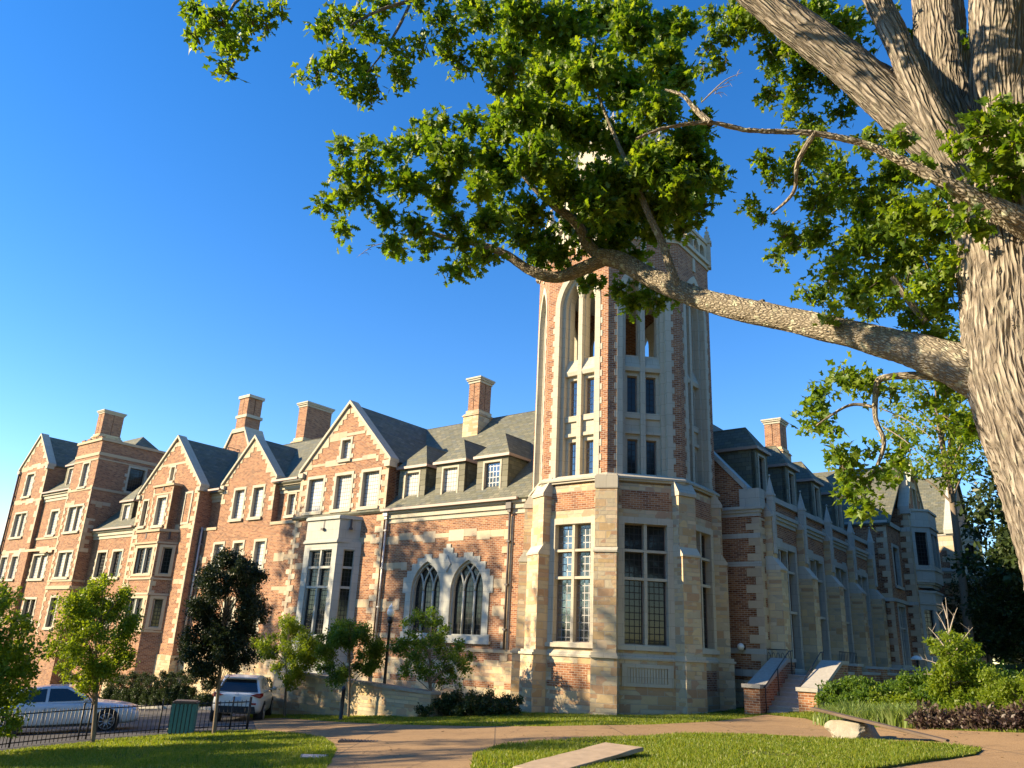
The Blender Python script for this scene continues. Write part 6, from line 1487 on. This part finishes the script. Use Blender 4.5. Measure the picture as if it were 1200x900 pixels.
def bush(name, label, foot, r, mtl, n, dens, leaf, group=None, cat='shrub', tmpl=None, trunk=True):
    t = thing(name, label, cat, foot, 0, group); bs = []; L = Limbs()
    for i in range(n):
        d = unit(rng.normal(size=3)); d[2] = abs(d[2]); f_ = rng.uniform(.5, 1)
        p = Vector((d[0] * r[0] * f_, d[1] * r[1] * f_, d[2] * r[2] * f_ * .9 + .06)); bs.append((p, min(r) * rng.uniform(.22, .38)))
        L.add([(p.x * .1, p.y * .1, -.05), (p.x * .5, p.y * .5, p.z * .6), tuple(p)], [.015, .01, .004], 5, 2)
    dens = 100 * DENS / (100 * leaf * leaf); L.build('stems', M['bark_thin'], t); B, Dv = cluster(bs, dens, leaf, 6, .5, .9); B[:, 2] = np.maximum(B[:, 2], .02)
    leaves('foliage', B, Dv, rng.uniform(leaf * .7, leaf * 1.3, len(B)), tmpl or SIM, M[mtl], t, .6); return t
for i, (x, y, rx, rz, lb) in enumerate(((520, 841, .75, .75, 'low dark evergreen shrub beside the trunk of the sparse young tree'), (550, 841, .85, .85, 'broad dark evergreen shrub in the middle of the clump left of the tower'), (584, 840, .8, .75, 'dark rounded evergreen shrub nearest the tower base'))):
    f = gpt(x, y); bush('evergreen_shrub', lb, f + Vector((0, .7, 0)), (rx * 1.25, rx, rz), 'leaf_hedge', 34, 230, .085, 'evergreen shrubs left of the tower')
# clipped upright hedge behind the road and loose dark shrubs behind the car
proto = None
for i in range(9):
    x = 128 + i * 11.2; f = gpt(x, 829); d = math.hypot(f.x, f.y)
    if proto is None or i < 3:
        c = small_tree('hedge_conifer', 'upright clipped conifer in the row behind the road', f, [(f + Vector((0, 0, 1.0)), (.42, .42, .95)), (f + Vector((0, 0, .55)), (.46, .46, .55))], 'leaf_hedge', 60, 60, .07, .03, 0, 'row of hedge conifers', irregular=.35, cat='shrub'); proto = c if i == 0 else proto; protos = [c] if i == 0 else protos + [c]
    else:
        s_ = protos[i % 3]; c = s_.copy(); COL.objects.link(c); c.location = f; k = random.uniform(.9, 1.08); c.scale = (k, k, random.uniform(.9, 1.12)); c.rotation_euler = (0, 0, random.uniform(0, 6))
        for ch in s_.children: q = ch.copy(); COL.objects.link(q); q.parent = c
for i, (x, y, w, h, lb) in enumerate(((236, 832, .9, 1.5, 'dark loose shrub just left of the white suv'), (312, 834, 1.0, 1.5, 'dark loose shrub between the white suv and the garden wall'), (288, 826, 1.1, 1.7, 'tall dark shrub behind the white suv'))):
    bush('dark_shrub', lb, gpt(x, y) + Vector((0, 1.2, 0)), (w, w * .8, h), 'leaf_hedge', 30, 170, .10, 'dark shrubs around the white suv')
fl = gpt(180, 800); bush('dogwood_bush', 'pale flowering shrub against the stone base left of the dark upright tree', gpt(212, 826) + Vector((0, 3.2, 0)), (.8, .7, 2.3), 'strap_leaf', 16, 60, .10)

# ------------------------------------------------------------------ right-hand planting bed
def bedpt(px, py): return gpt(px, py)
drape('planting_bed', gpoly([(958, 847.5), (1010, 850.5), (1060, 852), (1200, 854), (1330, 858), (1330, 842), (1200, 838), (1080, 836), (985, 838)]), M['mulch'], .03, .05)
def strap(name, label, foot, n, ln, mtl, group, w=.022):
    t = thing(name, label, 'plant', foot, 0, group); V = []; I = []
    for i in range(n):
        th = rng.uniform(0, 6.283); le = rng.uniform(.5, .95); L_ = ln * rng.uniform(.65, 1.1); b = np.array([rng.normal() * .12, rng.normal() * .12, 0]); dr = np.array([math.cos(th), math.sin(th), 0]); sd_ = np.array([-dr[1], dr[0], 0]) * w; o = len(V)
        for k in range(5):
            u = k / 4; p = b + dr * L_ * le * .55 * u ** 1.8 + np.array([0, 0, L_ * (u - .32 * le * u ** 2.5)]); ww = (1 - u ** 2) + .04; V += [p - sd_ * ww, p + sd_ * ww]
        for k in range(4): a_ = o + 2 * k; I += [a_, a_ + 1, a_ + 3, a_, a_ + 3, a_ + 2]
    mesh_np('blades', np.array(V), 3, np.array(I), M[mtl], t); return t
k = 0
pr = None
for row, (y0, cnt) in enumerate(((851, 15), (848.5, 14), (846, 12))):
    for i in range(cnt):
        x = 972 + i * (112 / cnt) + random.uniform(-3, 3); f = gpt(x, y0 + (x - 970) * .02 + random.uniform(-.6, .6))
        if pr is None or k < 4:
            c = strap('iris_clump', 'strappy pale green iris clump in the bed beside the steps', f, 95, .62, 'strap_leaf', 'iris clumps in the bed by the steps'); pr = [c] if k == 0 else pr + [c]
        else:
            s_ = pr[k % 4]; c = s_.copy(); COL.objects.link(c); c.location = f; z_ = random.uniform(.8, 1.2); c.scale = (z_, z_, z_); c.rotation_euler = (0, 0, random.uniform(0, 6))
            for ch in s_.children: q = ch.copy(); COL.objects.link(q); q.parent = c
        k += 1
pr = None
for k in range(26):
    x = 1082 + (k % 13) * 11.5 + random.uniform(-4, 4); f = gpt(x, 854.5 - (k // 13) * 3. + (x - 1080) * .012)
    if pr is None:
        pr = bush('purple_plant', 'low dark purple leafy plant at the front of the bed', f, (.33, .33, .36), 'leaf_purple', 16, 330, .10, 'purple plants edging the bed', 'plant')
    else:
        c = pr.copy(); COL.objects.link(c); c.location = f; z_ = random.uniform(.8, 1.25); c.scale = (z_, z_, z_); c.rotation_euler = (0, 0, random.uniform(0, 6))
        for ch in pr.children: q = ch.copy(); COL.objects.link(q); q.parent = c
for (x, y, w, h, mt_, lb) in ((985, 843.5, .85, 1.15, 'leaf_mid', 'bright leafy shrub against the right cheek wall of the steps'), (1012, 844, .9, 1.05, 'leaf_mid', 'green leafy shrub behind the iris clumps, second from the steps'), (1043, 843.5, .9, .95, 'leaf_bright', 'light leafy shrub behind the irises beside the young sapling'), (1072, 844, .8, .85, 'leaf_bright', 'small light shrub just left of the sapling trunk'),
                             (1152, 847.5, 1.05, 1.05, 'leaf_bright', 'yellow-green shrub right of the sapling trunk'), (1188, 848, 1.35, 1.5, 'leaf_bright', 'largest yellow-green shrub at the right edge beside the big trunk'), (1130, 847, .7, .6, 'leaf_bright', 'low yellow shrub at the foot of the sapling'), (1228, 850, 1.2, 1.7, 'leaf_bright', 'tall yellow-green shrub partly behind the big trunk')):
    bush('bed_shrub', lb, gpt(x, y), (w * .82, w * .72, h * .84), mt_, 30, 150, .09 if x < 1100 else .065, 'shrubs in the planting bed')
for (x, y, w, h, lb) in ((1000, 840, 1.0, 1.1, 'dark green shrub at the back of the bed below the terrace wall, nearest the steps'), (1035, 840, 1.1, 1.2, 'dark green shrub at the back of the bed in front of the terrace piers'), (1075, 841, 1.1, 1.2, 'dark green shrub at the back of the bed left of the sapling'), (1135, 842, 1.2, 1.2, 'dark green shrub at the back of the bed right of the sapling'), (1175, 843, 1.3, 1.5, 'dark green shrub at the back of the bed behind the largest yellow-green shrub')):
    bush('bed_shrub', lb, gpt(x, y), (w, w, h), 'leaf_mid', 30, 150, .10, 'shrubs in the planting bed')
sp = tree_px('sapling', 'slender sapling with bare twigs at its top rising from the planting bed', (1116, 846), [(1112, 775, 26, 34), (1122, 800, 24, 18)], 'leaf_bright', 34, 90, .10, .045)
sd_ = Limbs(); f = gpt(1116, 846); dd = math.hypot(f.x, f.y)
for (x0, y0), (x1, y1) in (((1114, 760), (1108, 700)), ((1112, 745), (1098, 718)), ((1113, 740), (1122, 712)), ((1112, 765), (1088, 735)), ((1116, 770), (1140, 735)), ((1112, 785), (1080, 772)), ((1118, 790), (1150, 765)), ((1116, 800), (1148, 800)), ((1112, 795), (1082, 790)), ((1110, 725), (1104, 706))):
    p0, p1 = atd(x0, y0, dd), atd(x1, y1, dd); sd_.add([p0, p0.lerp(p1, .5) + Vector((0, 0, .04)), p1], [.02, .013, .004], 5, 3)
    for j in range(3): q0 = p0.lerp(p1, random.uniform(.4, .9)); sd_.add([q0, q0 + Vector((random.uniform(-.25, .25), 0, random.uniform(0, .25)))], [.008, .003], 4, 2)
sd_.build('bare_twigs', M['bark_dead'], sp, off=tuple(f))

# ------------------------------------------------------------------ trees beyond and around
def big_tree(label, foot, h, r, mtl, n_blob=60, dens=9., leaf=.34, group=None, trunk=.35, low=.28, dk=45):
    t = thing('woodland_tree', label, 'tree', foot, 0, group); bs = []; L = Limbs(); z0 = h * low; cz = (h + z0) / 2; rz = (h - z0) / 2
    L.add([(0, 0, -.3), (0, 0, .3), (.15, .1, z0), (-.1, .1, cz), (0, 0, h * .9)], [trunk * 1.4, trunk, trunk * .75, trunk * .45, .05], 10, 4, 0, 5, 0, .1)
    for i in range(n_blob):
        d = unit(rng.normal(size=3)); f_ = rng.random() ** .4; p = Vector((d[0] * r * f_, d[1] * r * f_, cz + d[2] * rz * f_)); bs.append((p, r * rng.uniform(.20, .36)))
        if i % 3 == 0: L.add([(0, 0, max(z0, p.z - r * .7)), (p.x * .5, p.y * .5, p.z - r * .15), tuple(p)], [trunk * .3, trunk * .2, .03], 6, 3)
    dens = dk * DENS / (100 * leaf * leaf); L.build('trunk', M['bark_thin'], t); B, Dv = cluster(bs, dens, leaf, 7, .45, .85)
    leaves('crown', B, Dv, rng.uniform(leaf * .7, leaf * 1.35, len(B)), SIM, M[mtl], t); return t
def clone(s_, loc, k, rot, label):
    c = s_.copy(); COL.objects.link(c); c.location = loc; c.scale = (k[0], k[0], k[1]); c.rotation_euler = (0, 0, rot); c['label'] = label
    for ch in s_.children: q = ch.copy(); COL.objects.link(q); q.parent = c
    return c
def at_px(px, d): q = atd(px, 780, d); return Vector((q.x, q.y, H(q.x, q.y)))
GR = 'trees beyond the planting bed'
T1 = big_tree('tall sunlit tree with light leaves beyond the planting bed, left of the big trunk', at_px(1140, 56), 19.5, 3.5, 'leaf_bright', 60, 16., .28, GR, .26, .50, dk=30)
T2 = big_tree('dark dense tree behind the sapling at the far end of the hall', at_px(1272, 58), 12, 4.8, 'leaf_hedge', 90, 15, .34, GR, .35, .05)
clone(T2, at_px(1290, 48), (1.0, .95), 1.3, 'dark dense tree behind the yellow-green shrubs, hidden in part by the big trunk')
clone(T2, at_px(1162, 64), (.55, .50), 2.6, 'small dark tree low behind the sapling, beside the far stone oriels')
clone(T1, at_px(1245, 56), (1.2, 1.15), 2.1, 'tall light tree showing over the right edge behind the big trunk')
clone(T2, at_px(1262, 92), (1.3, 1.2), 4., 'far dark tree closing the view past the far wing')
clone(T2, at_px(1222, 72), (.85, .80), .6, 'dark tree among the group right of the far wing, mostly behind the big trunk')
clone(T2, at_px(1205, 50), (.5, .42), 5.2, 'low dark tree closing the gap behind the yellow-green shrubs')
T3 = big_tree('green tree top showing past the far left end of the brick range', at_px(-30, 96), 12, 5, 'leaf_mid', 70, 10, .42, None, .3, .2)
# trees of the square to the left and behind, whose shade dapples the lawns and the lower walls
GS = 'trees of the square left of the picture'
S1 = big_tree('broad shade tree of the square standing nearest the road', Vector((-31, 27.5, H(-31, 27.5))), 20.5, 6.0, 'leaf_mid', 50, 13, .36, GS, .35, .42, dk=22)
for i, (x, y, k, kz, lb) in enumerate(((-46, 19.5, 1.0, .72, 'shade tree of the square beyond the road, second in the row'), (-33, 16.4, .85, .82, 'small shade tree of the square by the lawn corner'), (-44, 10.5, .95, .95, 'shade tree of the square opposite the near lawn'), (-52, 31, 1.0, 1.15, 'far shade tree of the square behind the nearest one'), (-34, 10.5, .75, .72, 'low shade tree of the square nearest the front lawn'))):
    clone(S1, Vector((x, y, H(x, y))), (k, kz), i * 1.1, lb)
clone(S1, Vector((-40, 42.5, H(-40, 42))), (.62, 1.14), 2.2, 'shade tree of the square across the road from the stone oriel')
clone(S1, Vector((-34, 36, H(-34, 36))), (.85, 1.14), 4.1, 'shade tree of the square across the road from the pointed windows')
GB = 'unseen trees added to darken the shaded walls'  # out of view, added to keep sky fill off the tower's and hall's shaded faces
S2_ = big_tree('unseen dense tall tree added to cut fill light on the shaded walls', Vector((-4, -32, 0)), 19.0, 6.5, 'leaf_dark', 60, 13, .40, GB, .35, .2)
for i, (x, y, k, kz) in enumerate(((-18, -26, 1.3, 1.1), (0, -20, 1.3, 1.2), (16, -14, 1.3, 1.2), (25, 0, 1.3, 1.2), (30, 13, 1.2, 1.2), (37, 25, 1.2, 1.15), (-36, -16, 1.2, .8), (8, -30, 1.4, 1.3), (34, -14, 1.4, 1.3), (44, 8, 1.4, 1.3))):
    clone(S2_, Vector((x, y, 0)), (k, kz), i * 1.7, 'unseen dense tall tree added to cut fill light on the shaded walls')

# low belt of trees across the square, seen only as reflections in the west windows
S3_ = big_tree('dense tree in the belt across the square', Vector((-76, 4, H(-76, 4))), 11.0, 6.5, 'leaf_dark', 50, 13, .45, 'tree belt across the square', .35, .05)
for i in range(11):
    y = -46 + i * 9.5
    if abs(y - 4) < 3: continue
    c = clone(S3_, Vector((-78 + random.uniform(-5, 5), y, H(-78, y))), (1.05, random.uniform(.75, 1.0)), i * 1.3, 'dense tree in the belt across the square')

for i, px in enumerate((1085, 1120, 1155, 1190, 1225, 1260, 1300)):
    clone(S3_, at_px(px, 118), (1.0, .8), i * .9, 'low distant tree in the belt closing the view right of the far wing')['group'] = 'tree belt beyond the planting bed'
